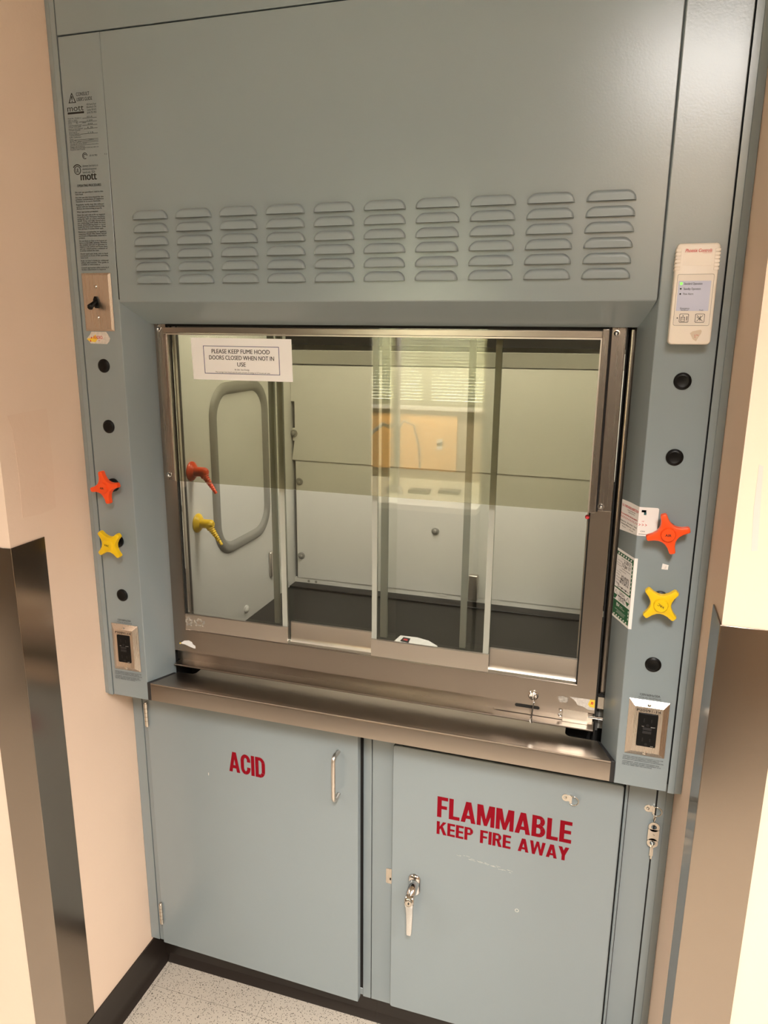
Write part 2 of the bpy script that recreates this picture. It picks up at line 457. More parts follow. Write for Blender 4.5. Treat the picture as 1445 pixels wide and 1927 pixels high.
bm = B()
box(bm, -3.2, -XW, -0.227, 1.0, 0, CEIL)
pl = Plane((-XW, 0, 0), (0, 1, 0), (0, 0, 1))        # n = +x
slab(bm, pl, [(-0.200, 1.568), (-0.094, 1.572), (-0.0925, 1.45), (-0.0965, 1.366), (-0.14, 1.362), (-0.189, 1.366), (-0.186, 1.45), (-0.19, 1.54)], 0.0006, -0.0002, 1)
struct(obj('wall_left', bm, ['wall', 'wall_patch'], smooth=0))
bm = B()
box(bm, XW, 3.2, -0.203, 1.0, 0, CEIL)
pl = Plane((0, -0.203, 0))
slab(bm, pl, [(0.6585, 1.555), (0.664, 1.553), (0.667, 1.5), (0.671, 1.432), (0.663, 1.43), (0.659, 1.49)], 0.0006, -0.0002, 1)
struct(obj('wall_right', bm, ['wall', 'chip'], smooth=0))
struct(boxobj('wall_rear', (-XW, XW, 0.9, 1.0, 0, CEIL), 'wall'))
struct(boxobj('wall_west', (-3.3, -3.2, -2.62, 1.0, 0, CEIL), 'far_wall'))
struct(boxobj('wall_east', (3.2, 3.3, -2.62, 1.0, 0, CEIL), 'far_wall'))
# wall behind the photographer, with a window opening
WX0, WX1, WZ0, WZ1 = -0.93, -0.20, 1.30, 2.30
bm = B()
YB = -2.56
box(bm, -3.2, WX0, YB - 0.1, YB, 0, CEIL); box(bm, WX1, 3.2, YB - 0.1, YB, 0, CEIL)
box(bm, WX0, WX1, YB - 0.1, YB, 0, WZ0); box(bm, WX0, WX1, YB - 0.1, YB, WZ1, CEIL)
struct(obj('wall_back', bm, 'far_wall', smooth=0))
bm = B(); box(bm, WX0, WX1, YB - 0.09, YB - 0.085, WZ0, WZ1)
w1 = struct(obj('window_1', bm, 'daylight'))
bm = B(); pl = Plane((0, YB - 0.08, 0), (-1, 0, 0), (0, 0, 1))
frame_slab(bm, pl, -WX1, -WX0, WZ0, WZ1, 0.04, 0.03)
slab(bm, pl, rect(-WX1 + 0.335, -WX1 + 0.385, WZ0, WZ1), 0.03)
obj('window_frame', bm, 'lampframe', w1)
# black rubber base on the left return wall
bm = B()
prism(bm, [(-XW + 0.0002, -0.227, 0), (-XW + 0.0002, -0.227, 0.1025), (-XW + 0.004, -0.227, 0.1025), (-XW + 0.0055, -0.227, 0.03),
           (-XW + 0.0095, -0.227, 0.012), (-XW + 0.0195, -0.227, 0.002), (-XW + 0.0195, -0.227, 0)], (0, 0.3765, 0))
struct(obj('baseboard_left', bm, 'rubber', smooth=50))
bm = B()
prism(bm, [(XW - 0.0002, -0.203, 0), (XW - 0.0002, -0.203, 0.1025), (XW - 0.004, -0.203, 0.1025), (XW - 0.0055, -0.203, 0.03),
           (XW - 0.0195, -0.203, 0.002), (XW - 0.0195, -0.203, 0)], (0, 0.35, 0))
struct(obj('baseboard_right', bm, 'rubber', smooth=50))

# stainless corner guards
def guard(sx, yc, label):
    g = thing('corner_guard', label, 'corner guard', (sx * XW, yc, 0.103), 'steel wall corner guards')
    bm = B(); t = 0.0022; w = 0.0885; z0, z1 = 0.104, 1.3145
    x = sx * (XW - 0.0004)
    pts = [(x - sx * t, yc + w), (x - sx * t, yc - t), (x + sx * w, yc - t), (x + sx * w, yc - 0.0004), (x, yc - 0.0004), (x, yc + w)]
    prism(bm, [(a, b, z0) for a, b in pts], (0, 0, z1 - z0))
    obj('angle_plate', bm, 'guard', g, bevel=0.0016, segs=3)
guard(-1, -0.227, 'tall brushed stainless corner guard on the cream wall left of the fume hood')
guard(1, -0.203, 'tall brushed stainless corner guard on the cream wall right of the fume hood')

# ------------------------------------------------------------------ ceiling lamps
for i, (lx, ly, ll, lp, spread) in enumerate(LAMPS):
    lab = ['ceiling light panel above and in front of the right post', 'ceiling light panel far left of the fume hood', 'added fill light panel far right of the fume hood'][i]
    t = thing('ceiling_light', lab, 'ceiling light', (lx, ly, CEIL - 0.03), 'ceiling light panels')
    bm = B(); pl = Plane((lx, ly, CEIL - 0.001), (1, 0, 0), (0, -1, 0))
    frame_slab(bm, pl, -0.32, 0.32, -ll / 2 - 0.02, ll / 2 + 0.02, 0.03, 0.03)
    obj('frame', bm, 'lampframe', t)
    bm = B(); box(bm, lx - 0.29, lx + 0.29, ly - ll / 2 + 0.01, ly + ll / 2 - 0.01, CEIL - 0.022, CEIL - 0.012)
    obj('diffuser', bm, ['lamp', 'lamp_dim', 'lamp_dim'][i], t)
    li = bpy.data.lights.new('lamp', 'AREA'); li.shape = 'RECTANGLE'; li.size = 0.16; li.size_y = ll - 0.06
    li.energy = LAMP_POWER * lp; li.color = (1.0, 0.965, 0.90); li.spread = math.radians(spread)
    lo = bpy.data.objects.new('lamp', li); COL.objects.link(lo); lo.parent = t; lo.location = (0, 0, 0.006)

# ------------------------------------------------------------------ fume hood
ZT, ZB, ZP = 2.2702, 1.7822, 0.8955
XP, XL, XE = 0.5155, 0.6106, 0.6362
XR, YR = 0.4867, 0.0619
hood = thing('fume_hood', 'blue grey walk-up fume hood with louvered front and sliding glass sash between cream walls', 'fume hood', (0, 0.1, ZP))

# posts: flat outer face, slanted inner face
for s in (-1, 1):
    bm = B()
    pts = [(s * (XL - 0.0012), 0), (s * XP, 0), (s * XR, YR), (s * XR, 0.075), (s * (XR + 0.012), 0.09), (s * (XL - 0.0012), 0.09)]
    prism(bm, [(a, b, ZP) for a, b in pts], (0, 0, ZT - 0.0012 - ZP))
    obj('post', bm, 'paint', hood, bevel=0.0012, segs=2)
    bm = B()
    # filler strip towards the wall: flat strip, then a shallow step
    pts = [(s * (XL + 0.0012), 0), (s * 0.6225, 0), (s * 0.6232, 0.0012), (s * 0.6238, 0.0006), (s * XE, 0.0045), (s * XE, 0.09), (s * (XL + 0.0012), 0.09)]
    prism(bm, [(a, b, ZP - 0.0015) for a, b in pts], (0, 0, 2.62 - ZP))
    obj('filler_strip', bm, 'paint', hood, smooth=10)
# dark carcass behind all the seams
bm = B()
box(bm, -XL + 0.001, -XP + 0.02, 0.0905, 0.86, ZP + 0.002, 2.6)
box(bm, XP - 0.02, XL - 0.001, 0.0905, 0.86, ZP + 0.002, 2.6)
box(bm, -XL - 0.004, -XL + 0.004, 0.012, 0.08, ZP + 0.01, 2.6); box(bm, XL - 0.004, XL + 0.004, 0.012, 0.08, ZP + 0.01, 2.6)
box(bm, -XP - 0.004, -XP + 0.02, 0.03, 0.08, 1.80, 2.6); box(bm, XP - 0.02, XP + 0.004, 0.03, 0.08, 1.80, 2.6)
box(bm, -XL, XL, 0.03, 0.08, ZT - 0.012, ZT + 0.012)
obj('carcass', bm, 'dark', hood)
# panel above the seam
boxobj('top_panel', (-XL + 0.0005, XL - 0.0005, 0, 0.02, ZT + 0.0012, 2.62), 'paint', hood, bevel=0.0012)

# front panel with its slanted lower lip
bm = B()
x0, x1 = -XP + 0.0009, XP - 0.0026
prof = [(0, ZT - 0.0012), (0, ZB), (0.062, ZB - 0.043), (0.064, ZB - 0.0405), (0.004, ZB + 0.004), (0.016, ZB + 0.004), (0.016, ZT - 0.0012)]
lipx = lambda y: max(0.0, y - 0.0) / 0.062 * 0.0215
rings = [[(x0 + lipx(y) * (1 if z < ZB else 0), y, z) for y, z in prof], [(x1 - lipx(y) * (1 if z < ZB else 0), y, z) for y, z in prof]]
loft(bm, [[Vector(p) for p in r] for r in rings])
panel = obj('front_panel', bm, 'paint', hood, bevel=0.0016, segs=3)

# louvers: 10 x 6 pressed cowls, open at the bottom
def louver_bm():
    bm = B(); W, H, D = 0.0775, 0.0166, 0.0066
    nu, nv = 36, 10
    def top(a):      # outline height at horizontal position a (-W/2..W/2)
        r = 0.016; e = abs(a) - (W / 2 - r)
        return H if e <= 0 else H * math.sqrt(max(0.0, 1 - (e / r) ** 2))
    grid = []
    for j in range(nv + 1):
        row = []
        for i in range(nu + 1):
            # denser at the ends
            q = -math.cos(PI * i / nu); a = W / 2 * (0.55 * q + 0.45 * (2 * i / nu - 1))
            h = max(top(a), 0.0) * j / nv
            # distance to the outline, roughly
            t = top(a) - h
            e = min(t, (W / 2 - abs(a)) * 1.15 if h < H else t)
            rr = 0.0062; s = min(1.0, max(0.0, e / rr))
            d = D * math.sqrt(1 - (1 - s) ** 2) if s < 1 else D
            row.append(bm.verts.new((a, -d - 0.0001, h)))
        grid.append(row)
    for j in range(nv):
        for i in range(nu):
            f = bm.faces.new([grid[j][i], grid[j][i + 1], grid[j + 1][i + 1], grid[j + 1][i]])
    bm.normal_update()
    bmesh.ops.remove_doubles(bm, verts=bm.verts, dist=1e-5)
    # shade under the open edge painted as a dark face, slightly recessed
    bot = [v for v in grid[0] if v.is_valid]
    low = [bm.verts.new((v.co.x * 0.985, max(v.co.y + 0.0008, -0.0062) if v.co.y < -0.001 else v.co.y, 0.0006)) for v in bot]
    back = [bm.verts.new((v.co.x * 0.985, 0.0002, 0.0006)) for v in bot]
    for i in range(len(bot) - 1):
        try:
            f = bm.faces.new([low[i], low[i + 1], back[i + 1], back[i]]); f.material_index = 1
            f = bm.faces.new([bot[i], bot[i + 1], low[i + 1], low[i]]); f.material_index = 1
        except ValueError: pass
    bmesh.ops.recalc_face_normals(bm, faces=bm.faces)
    return bm
me0 = None
for j in range(6):
    for i in range(10):
        cx = -0.4295 + 0.09538 * i; z = 1.9368 - 0.02386 * j
        if me0 is None:
            bm = louver_bm()
            me0 = bpy.data.meshes.new('louver'); bm.to_mesh(me0); bm.free()
            me0.materials.append(M['paint_smooth']); me0.materials.append(M['dark'])
            for p in me0.polygons: p.use_smooth = True
            me0.set_sharp_from_angle(angle=math.radians(50))
        o = bpy.data.objects.new('louver', me0); COL.objects.link(o); o.parent = panel
        o.location = Vector((cx, 0, z)) - ORG[hood.name]

# stainless guide tracks beside the sash
bm = B(); prism(bm, [(0.4738, 0.094, 1.036), (0.4752, 0.0885, 1.036), (0.4785, 0.0855, 1.036), (0.4830, 0.0855, 1.036), (0.4995, 0.0895, 1.036), (0.4995, 0.104, 1.036), (0.4738, 0.104, 1.036)], (0, 0, 0.70))
obj('sash_track', bm, 'steel_v', hood, smooth=60)
bm = B(); box(bm, -0.4995, -0.4968, 0.0905, 0.104, 0.945, 1.74); obj('sash_track', bm, 'steel_v', hood)
# black boxes painted in as shade of the gaps, then grey stop blocks
boxobj('recess_shade', (-0.4965, -0.4945, 0.079, 0.12, 0.93, 1.80), 'dark', hood)
boxobj('recess_shade', (0.4735, 0.486, 0.0795, 0.0855, 1.030, 1.034), 'dark', hood)
bm = B(); box(bm, 0.4712, 0.4735, 0.086, 0.12, 0.93, 1.80)
obj('recess_shade', bm, 'dark', hood)
boxobj('recess_shade', (-0.487, 0.487, 0.14, 0.149, 0.8965, 0.938), 'dark', hood)
boxobj('recess_shade', (-0.484, 0.484, 0.012, 0.139, 0.8965, 0.900), 'dark', hood)
bm = B(); box(bm, 0.4745, 0.486, 0.079, 0.086, 1.004, 1.029); obj('stop_block', bm, 'nickel', hood)
boxobj('stop_block', (-0.4935, -0.4872, 0.064, 0.074, 0.943, 0.992), 'nickel', hood)

# inner chamber
XI, ZI, YI = 0.478, 0.940, 0.760
bm = B(); box(bm, -XI - 0.012, -XI, 0.118, 0.84, ZI + 0.0002, 2.02); side_l = obj('liner_panel', bm, 'liner', hood)
bm = B(); box(bm, XI, XI + 0.012, 0.118, 0.84, ZI + 0.0002, 2.02); obj('liner_panel', bm, 'liner', hood)
boxobj('chamber_lamp', (-0.40, 0.40, 0.20, 0.36, 2.000, 2.0195), 'hoodlamp', hood)
bm = B(); box(bm, -XI, XI, 0.84, 0.855, ZI + 0.0002, 2.02); obj('back_panel', bm, 'liner', hood)
bm = B(); box(bm, -XI - 0.012, XI + 0.012, 0.118, 0.855, 2.02, 2.035); box(bm, -XI - 0.012, XI + 0.012, 0.110, 0.118, 1.78, 2.02); box(bm, -XI - 0.012, XI + 0.012, 0.066, 0.118, 1.7475, 1.78); obj('chamber_roof', bm, 'liner', hood)
bm = B(); box(bm, -0.4865, 0.4865, 0.150, 0.84, ZI - 0.03, ZI); box(bm, -XI, XI, 0.700, 0.84, ZI, ZI + 0.0045)
obj('work_surface', bm, 'epoxy', hood, bevel=0.002)
# baffle: lower and upper plates, bottom ledge, cap strip coloured as lit
bm = B()
box(bm, -0.467, 0.467, 0.742, 0.746, 0.9600, 1.3400)
baf = obj('baffle_plate', bm, 'liner', hood, bevel=0.001)
bm = B()
pts = [(-0.480, 1.341), (0.470, 1.337), (0.470, 1.6330), (-0.484, 1.6270)]
pts = [(-0.4775, 1.341), (0.4775, 1.337), (0.4775, 1.6330), (-0.4775, 1.6270), (-0.4775, 1.52), (-0.466, 1.52), (-0.466, 1.44), (-0.4735, 1.44), (-0.4735, 1.40), (-0.468, 1.40)]
prism(bm, [(a, 0.7385, b) for a, b in pts], (0, 0.004, 0))
obj('baffle_plate', bm, 'liner', hood, bevel=0.001)
bm = B()
box(bm, -0.4775, 0.4775, 0.744, 0.752, ZI + 0.001, 0.9595)
for cx in (-0.43, -0.405): cyl(bm, (cx, 0.7445, 0.951), (cx, 0.743, 0.951), 0.004, mi=1)
for cx in (-0.355, -0.19, 0.0, 0.16): box(bm, cx, cx + 0.018, 0.742, 0.7445, 0.953, 0.9585, 0)
obj('baffle_ledge', bm, ['liner', 'gasket_grey'], hood)
bm = B()
prism(bm, [(-0.4775, 0.738, 1.632), (0.4775, 0.738, 1.636), (0.4775, 0.700, 1.676), (-0.4775, 0.700, 1.672)], (0, 0.004, 0.001))
obj('baffle_cap', bm, 'liner_lit', hood)
bm = B(); box(bm, -0.4775, 0.4775, 0.712, 0.72, 1.688, 2.019); obj('slot_shade', bm, 'dark', hood)  # black sheet painted in for the shade of the plenum slot
for (cx, cz, y) in ((-0.4725, 1.4233, 0.7385), (-0.4590, 1.2736, 0.742), (-0.4570, 1.0346, 0.742), (-0.0200, 1.1534, 0.742), (0.43, 1.2736, 0.742), (0.43, 1.4233, 0.7385)):
    bm = B(); lathe(bm, (cx + 0.004 * (cx < -0.4), y, cz), (0, -1, 0), [(0, 0.0115), (0.002, 0.0115), (0.0035, 0.010), (0.004, 0.0065), (0.008, 0.006), (0.010, 0.003), (0.0101, 0)], 20)
    obj('baffle_knob', bm, 'gasket_grey', hood)
# brushed vertical bar set against the baffle
bm = B(); box(bm, 0.088, 0.115, 0.722, 0.742, 0.957, 1.034)
o = obj('upright_bar', bm, 'alum', hood, bevel=0.003); o['label'] = 'small upright brushed metal bar'
bm = B(); box(bm, -0.4779, -0.470, 0.562, 0.582, 1.018, 1.094); o = obj('upright_bar', bm, 'alum', hood, bevel=0.003)
# grey gasket ring of the side access opening
bm = B()
o2 = rrect(0.312, 0.445, 0.085, 10); i2 = rrect(0.250, 0.383, 0.060, 10)
cy, cz = 0.418, 1.379; xg = -XI
prof = [(0.0, 0.0002), (0.14, 0.0065), (0.35, 0.0095), (0.5, 0.0085), (0.65, 0.0095), (0.86, 0.0065), (1.0, 0.0002)]
vr = []
for f, h in prof:
    vr.append([bm.verts.new((xg + h, cy + a * (1 - f) + c * f, cz + b * (1 - f) + d * f)) for (a, b), (c, d) in zip(o2, i2)])
n = len(o2)
for r0, r1 in zip(vr, vr[1:]):
    for i in range(n): bm.faces.new([r0[i], r0[(i + 1) % n], r1[(i + 1) % n], r1[i]])
bmesh.ops.recalc_face_normals(bm, faces=bm.faces)
obj('access_gasket', bm, 'gasket_grey', hood, smooth=60)
for d_ in ((-XI, -0.4735, 0.106, 0.143, ZI + 0.001, 1.745), (0.4735, XI, 0.106, 0.143, ZI + 0.001, 1.745)): boxobj('jamb_strip', d_, 'cabgrey', hood)
bm = B(); lathe(bm, (-XI, 0.412, 0.9725), (1, 0, 0), [(0, 0.011), (0.003, 0.011), (0.006, 0.008), (0.0075, 0.004), (0.0076, 0)], 20)
obj('liner_button', bm, 'liner', hood)

# stainless airfoil sill
bm = B(); ZS = 0.940
pts = [(-0.5065, -0.0008), (0.5068, -0.0008), (0.4800, 0.0640), (0.4800, 0.0660)]
pts += [(0.4290, 0.0662)] + [(0.4160 + 0.013 * (1 - math.sin(a)), 0.0662 + 0.013 * (1 - math.cos(a))) for a in (0.35, 0.8, 1.2)] + [(0.4160, 0.0810), (0.4160, 0.136)]
pts += [(-0.4350, 0.136), (-0.4350, 0.0820)] + [(-0.4350 - 0.011 * (1 - math.sin(a)), 0.0710 + 0.011 * (1 - math.cos(a))) for a in (1.2, 0.8, 0.35)] + [(-0.446, 0.0712)]
pts += [(-0.4800, 0.0700), (-0.4800, 0.0640)]
av, bv = prism(bm, [(a, b, ZS - 0.003) for a, b in pts], (0, 0, 0.003))
sill = obj('sill', bm, 'steel', hood)
bm = B()
# rounded nose and apron
prof = []
for k in range(7):
    a = math.radians(90 * k / 6); prof.append((0.0042 - 0.005 * math.sin(a) - 0.0, ZS - 0.005 + 0.005 * math.cos(a)))
prof = [(0.012, ZS)] + [(0.0042 + 0.0 - 0.005 * math.sin(math.radians(15 * k)), ZS - 0.005 + 0.005 * math.cos(math.radians(15 * k))) for k in range(7)] + [(-0.0008, 0.8972), (0.0022, 0.8972), (0.0022, ZS - 0.006), (0.012, ZS - 0.002)]
loft(bm, [[Vector((x, y, z + 0.00015)) for y, z in prof] for x in (-0.5065, 0.5068)])
obj('sill_nose', bm, 'steel', sill, smooth=40)
for s in (-1, 1):
    bm = B()
    w = 0.0085
    prism(bm, [(s * (XP - 0.0003), -0.0014, 0.8968), (s * (XP - w), -0.0014, 0.8968), (s * (0.4805), 0.0645, 0.8968), (s * (XR - 0.0002), YR, 0.8968)], (0, 0, ZS + 0.0016 - 0.8968))
    obj('sill_gasket', bm, 'gasket', sill, bevel=0.0012)
# scratch line on the right end of the sill
# ---- sash
bm = B()
SX0, SX1, SI0, SI1, SZ0, SZ1, SZI = -0.4935, 0.4697, -0.4545, 0.4325, 0.9935, 1.7465, 1.0478
YS = 0.075
def splate(x0_, x1_, z0_, z1_, y0_=YS, y1_=YS + 0.0035): box(bm, x0_, x1_, y0_, y1_, z0_, z1_)
pts = [(SX0, SZ0), (SX1, SZ0), (SX1, SZ1), (SI1, SZ1), (SI1, SZI), (SI0, SZI), (SI0, SZ1), (SX0, SZ1)]
prism(bm, [(a, YS, b) for a, b in pts], (0, 0.003, 0))
box(bm, SX0, SX0 + 0.003, YS + 0.003, 0.105, SZ0, SZ1); box(bm, SX1 - 0.003, SX1, YS + 0.003, 0.105, SZ0, SZ1)
box(bm, SX0 + 0.003, SX1 - 0.003, 0.0905, 0.105, 0.9640, SZI - 0.006)
box(bm, SI0 + 0.0, SI1, YS + 0.003, 0.0785, SZI - 0.006, SZI)
box(bm, SI0, SI1, 0.0785, 0.105, SZI - 0.006, SZI - 0.003)
box(bm, SX0 + 0.003, SX1 - 0.003, 0.104, 0.110, 1.7300, SZ1)
sash = obj('sash', bm, 'steel', hood)
# bent lifting lip along the bottom
bm = B()
box(bm, -0.4815, 0.4697, 0.060, 0.094, 0.9630, 0.9652)
cyl(bm, (-0.4815, 0.0605, 0.9637), (0.4697, 0.0605, 0.9637), 0.0019, seg=10)
obj('lifting_lip', bm, 'steel', sash)
# track rail in front of the rear panes (bright edge)
bm = B()
box(bm, SI0, SI1, 0.0785, 0.081, SZI - 0.003, SZI + 0.0012)
obj('track_edge', bm, 'chrome', sash)
# side channels
for d_ in ((SI0, SI0 + 0.0030, 0.0795, 0.104, SZI, SZ1), (SI1 - 0.003, SI1, 0.082, 0.104, SZI, SZ1)): boxobj('channel_seal', d_, 'dark', sash)
for d_ in ((SI0 + 0.0030, SI0 + 0.0058, 0.0866, 0.0945, SZI, SZ1), (SI1 - 0.006, SI1 - 0.003, 0.1005, 0.1035, SZI, SZ1)): boxobj('channel_rail', d_, 'alum', sash)
# four sliding panes, two on each track
YF, YK = 0.0815, 0.0950
panes = [(SI0 + 0.004, -0.1955, YF), (-0.2350, 0.0490, YK), (0.0004, 0.2537, YF), (0.1885, SI1 - 0.003, YK)]
trims = [[(-0.2085, -0.1965)], [(-0.2340, -0.2220), (0.0150, 0.0300)], [(0.0006, 0.0115), (0.2410, 0.2527)], [(0.1890, 0.2015)]]
pulls = [(SI0 + 0.0005, -0.1962), (-0.1935, -0.0003), (0.0003, 0.2537), (0.2540, SI1 - 0.0005)]
from_y = 0.095
for k in range(4):
    x0_, x1_, y_ = panes[k]
    bm = B(); box(bm, x0_, x1_, y_, y_ + 0.005, SZI + 0.002, 1.740)
    obj('sliding_pane', bm, 'glass', sash)
    for (a, b) in trims[k]:
        bm = B()
        box(bm, a, b, y_ - 0.0012, y_ - 0.0002, SZI + 0.040, 1.739); box(bm, a, b, y_ + 0.0052, y_ + 0.0062, SZI + 0.040, 1.739)
        obj('edge_trim', bm, 'trim', sash)
    a, b = pulls[k]
    bm = B()
    if y_ == YF:
        pr = [(YF - 0.0045, SZI + 0.0015), (YF - 0.0045, 1.0872), (YF - 0.001, 1.0882), (YF - 0.0003, 1.0882), (YF - 0.0003, SZI + 0.0015)]
    else:
        pr = [(YF + 0.0050, SZI + 0.0035), (YF + 0.0075, SZI + 0.007), (YF + 0.0088, SZI + 0.014), (YF + 0.0090, 1.0965), (YK - 0.0008, 1.0975), (YK - 0.0003, 1.0975), (YK - 0.0003, SZI + 0.0035)]
    loft(bm, [[Vector((x, y, z)) for y, z in pr] for x in (a, b)])
    obj('pane_pull', bm, 'alum', sash, smooth=40)
# upper shield: clear sheet in a screwed on channel
bm = B(); box(bm, -0.4470, 0.4310, 0.0600, 0.0630, 1.4065, 1.7225)
obj('shield', bm, 'shield', sash)
for d_ in ((-0.4545, -0.4472, 0.0565, 0.0660, 1.4065, 1.7205), (0.4300, 0.4415, 0.0562, 0.0660, 1.4065, 1.7370)): boxobj('shield_channel', d_, 'steel_v', sash, bevel=0.0011, segs=3)
for d_ in ((-0.4780, -0.4553, 0.0708, 0.0746, 1.4050, 1.7460), (0.4450, 0.4690, 0.0700, 0.0746, 1.4080, 1.7460)): boxobj('shield_bracket', d_, 'steel_v', sash, bevel=0.0011, segs=3)
for d_ in ((-0.4472, -0.4455, 0.0570, 0.0600, 1.4065, 1.7185), (0.4276, 0.4300, 0.0570, 0.0600, 1.4065, 1.7185), (-0.4545, 0.4300, 0.0570, 0.0600, 1.7185, 1.7215)): boxobj('channel_bead', d_, 'alum', sash)
bm = B(); box(bm, -0.4545, 0.4298, 0.0562, 0.0660, 1.7222, 1.7335)
obj('top_rail', bm, 'steel', sash, bevel=0.0008)
for d_ in ((-0.4553, -0.4546, 0.067, 0.0748, 1.4065, 1.746), (0.4416, 0.4450, 0.0705, 0.0748, 1.4065, 1.746), (-0.4540, 0.4410, 0.070, 0.0748, 1.735, 1.7465)): boxobj('gap_shade', d_, 'dark', sash)  # black strips painted in for the shade between channels and brackets
for (cx, cz, y) in ((-0.4740, 1.7300, 0.0708), (-0.4695, 1.4160, 0.0708), (0.4530, 1.7295, 0.0700), (0.4505, 1.4175, 0.0700)):
    bm = B(); lathe(bm, (cx, y, cz), (0, -1, 0), [(0, 0.0062), (0.001, 0.0062), (0.0012, 0.0046), (0.0035, 0.0044), (0.006, 0.003), (0.0072, 0.0012), (0.0073, 0)], 16)
    obj('dome_nut', bm, 'chrome', sash)
bm = B(); lathe(bm, (0.4275, 0.082, 1.3935), (0, -1, 0), [(0, 0.003), (0.004, 0.0045), (0.008, 0.003), (0.0085, 0)], 12)
o = obj('stop_screw', bm, 'redink', sash); o['label'] = 'small red stop screw'
# lock bar below the bottom rail with its slot, screws, bolt rod and keyed lock
bm = B()
pl = Plane((0, 0.0850, 0))
slab(bm, pl, rect(0.2690, 0.4080, 0.9662, 0.9925), 0.0025)
lockbar = obj('lock_bar', bm, 'steel', sash)
bm = B(); slab(bm, pl, rect(0.4085, 0.4570, 0.9658, 0.9935), 0.0085)
obj('bolt_cover', bm, 'nickel', sash)
bm = B(); slab(bm, pl, [(a + 0.337, b + 0.9835) for a, b in rrect(0.050, 0.0072, 0.0035)], 0.0003, 0.0026)
obj('slot', bm, 'dark', sash)
for cz in (0.9885, 0.9755):
    bm = B(); lathe(bm, pl.p(0.4035, cz, 0.0025), (0, -1, 0), [(0, 0.0042), (0.0012, 0.0040), (0.0026, 0.0025), (0.003, 0)], 14); obj('screw', bm, 'chrome', sash)
bm = B(); cyl(bm, (0.458, 0.083, 0.981), (0.492, 0.083, 0.981), 0.0036, seg=12); obj('bolt_rod', bm, 'chrome', sash)
bm = B(); lathe(bm, (0.3485, YS, 1.0142), (0, -1, 0), [(0, 0.0105), (0.002, 0.0105), (0.0035, 0.0088), (0.006, 0.0085), (0.007, 0.0072), (0.0068, 0.0065), (0.0068, 0)], 24)
box(bm, 0.3477, 0.3493, 0.0675, 0.0685, 1.0100, 1.0184)
obj('lock_cylinder', bm, 'chrome', sash)
bm = B(); prism(bm, [(0.3505, 0.060, 1.006), (0.3528, 0.060, 1.006), (0.3508, 0.050, 0.975), (0.3478, 0.050, 0.975)], (0, 0.0016, 0))
box(bm, 0.3497, 0.3513, 0.0585, 0.0685, 1.0050, 1.0130)
tube(bm, [(0.3494, 0.0505, 0.976), (0.3485, 0.050, 0.970), (0.3500, 0.050, 0.966)], 0.0028)
obj('lock_key', bm, 'chrome', sash)

# printed matter on the posts (part of the hood's paint)
bm = B()
pl = Plane((0, 0, 0)); D = 0.0004
def TX(body, u0, u1, v1, h, **k): text(bm, body, pl, u0, u1, v1 - h, v1, D, **k)
TX("CONSULT", -0.5775, -0.5475, 2.1705, 0.0062, bold=0.01); TX("USER'S GUIDE", -0.5775, -0.5420, 2.1615, 0.0062, bold=0.01)
frame = [(-0.5950, 2.1530), (-0.5800, 2.1530), (-0.5875, 2.1690)]
slab(bm, pl, [(-0.5960, 2.1530), (-0.5795, 2.1530), (-0.5795, 2.1541), (-0.5960, 2.1541)], 0.0004)
for s in (-1, 1):
    slab(bm, pl, [(-0.5878 + s * 0.0082, 2.1535), (-0.5878 + s * 0.0066, 2.1535), (-0.5878 - s * 0.0004, 2.1695), (-0.5878 + s * 0.0006, 2.1705)], 0.0004)
TX("!", -0.5888, -0.5868, 2.1650, 0.010, bold=0.02)
TX("mott", -0.6005, -0.5630, 2.1495, 0.0110, bold=0.0); slab(bm, pl, rect(-0.6005, -0.5630, 2.1335, 2.1370), 0.0004)
for q in range(4): TX(["452 Hardy Road", "Brantford, ON", "Canada, N3V 6X2", "(519) 752-7825"][q], -0.5555, -0.5340, 2.1500 - 0.0048 * q, 0.0034)
rows = ["Model No. / Modele no.", "120V a.c. 60Hz", "Volts / Voltage", "Phase         Hz          Amps", "Total Receptacle Load", "Charge totale prises", "Rated current / Courant", "Intensite nominale", "Rated load W", "Fixture Capacity", "Capacite luminaire", "Baffle / Deflecteur", "Date", "Serial No.", "Min. Face Velocity", "Use only with exhaust system", "CAUTION: Do not operate hood without exhaust airflow", "Danger: risk of exposure", "ATTENTION: Ne pas utiliser la hotte sans debit d'air", "Remplacer selon le guide"]
zz = 2.1270
for q, r in enumerate(rows):
    wd = 0.00125 * len(r) + 0.004
    TX(r, -0.6010, -0.6010 + min(wd, 0.066), zz, 0.0022)
    if q in (0, 2, 4, 6, 9, 12, 13, 14): slab(bm, pl, rect(-0.6010 + wd + 0.002, -0.535, zz - 0.0026, zz - 0.0021), 0.0003)
    if q in (0, 2, 4, 6, 9, 13): TX(["0714", "", "120", "", "20", "", "15", "", "", "115", "", "", "", "7140302-12"][q], -0.557, -0.545, zz + 0.0008, 0.0022)
    zz -= 0.00262 if q not in (0, 3, 5, 7, 10, 11) else 0.0036
for a0, a1, rr in ((0, 300, 0.0060), (20, 250, 0.0036)):
    for k in range(12):
        a = math.radians(a0 + (a1 - a0) * k / 12); b = math.radians(a0 + (a1 - a0) * (k + 1) / 12); r2 = rr - 0.0012
        slab(bm, pl, [(-0.5690 + rr * math.cos(a), 2.0580 + rr * math.sin(a)), (-0.5690 + rr * math.cos(b), 2.0580 + rr * math.sin(b)), (-0.5690 + r2 * math.cos(b), 2.0580 + r2 * math.sin(b)), (-0.5690 + r2 * math.cos(a), 2.0580 + r2 * math.sin(a))], 0.0003)
TX("LR 81782", -0.5580, -0.5400, 2.0595, 0.0032); TX("R 1.0", -0.5230, -0.5150 - 0.002, 2.0600, 0.0028)
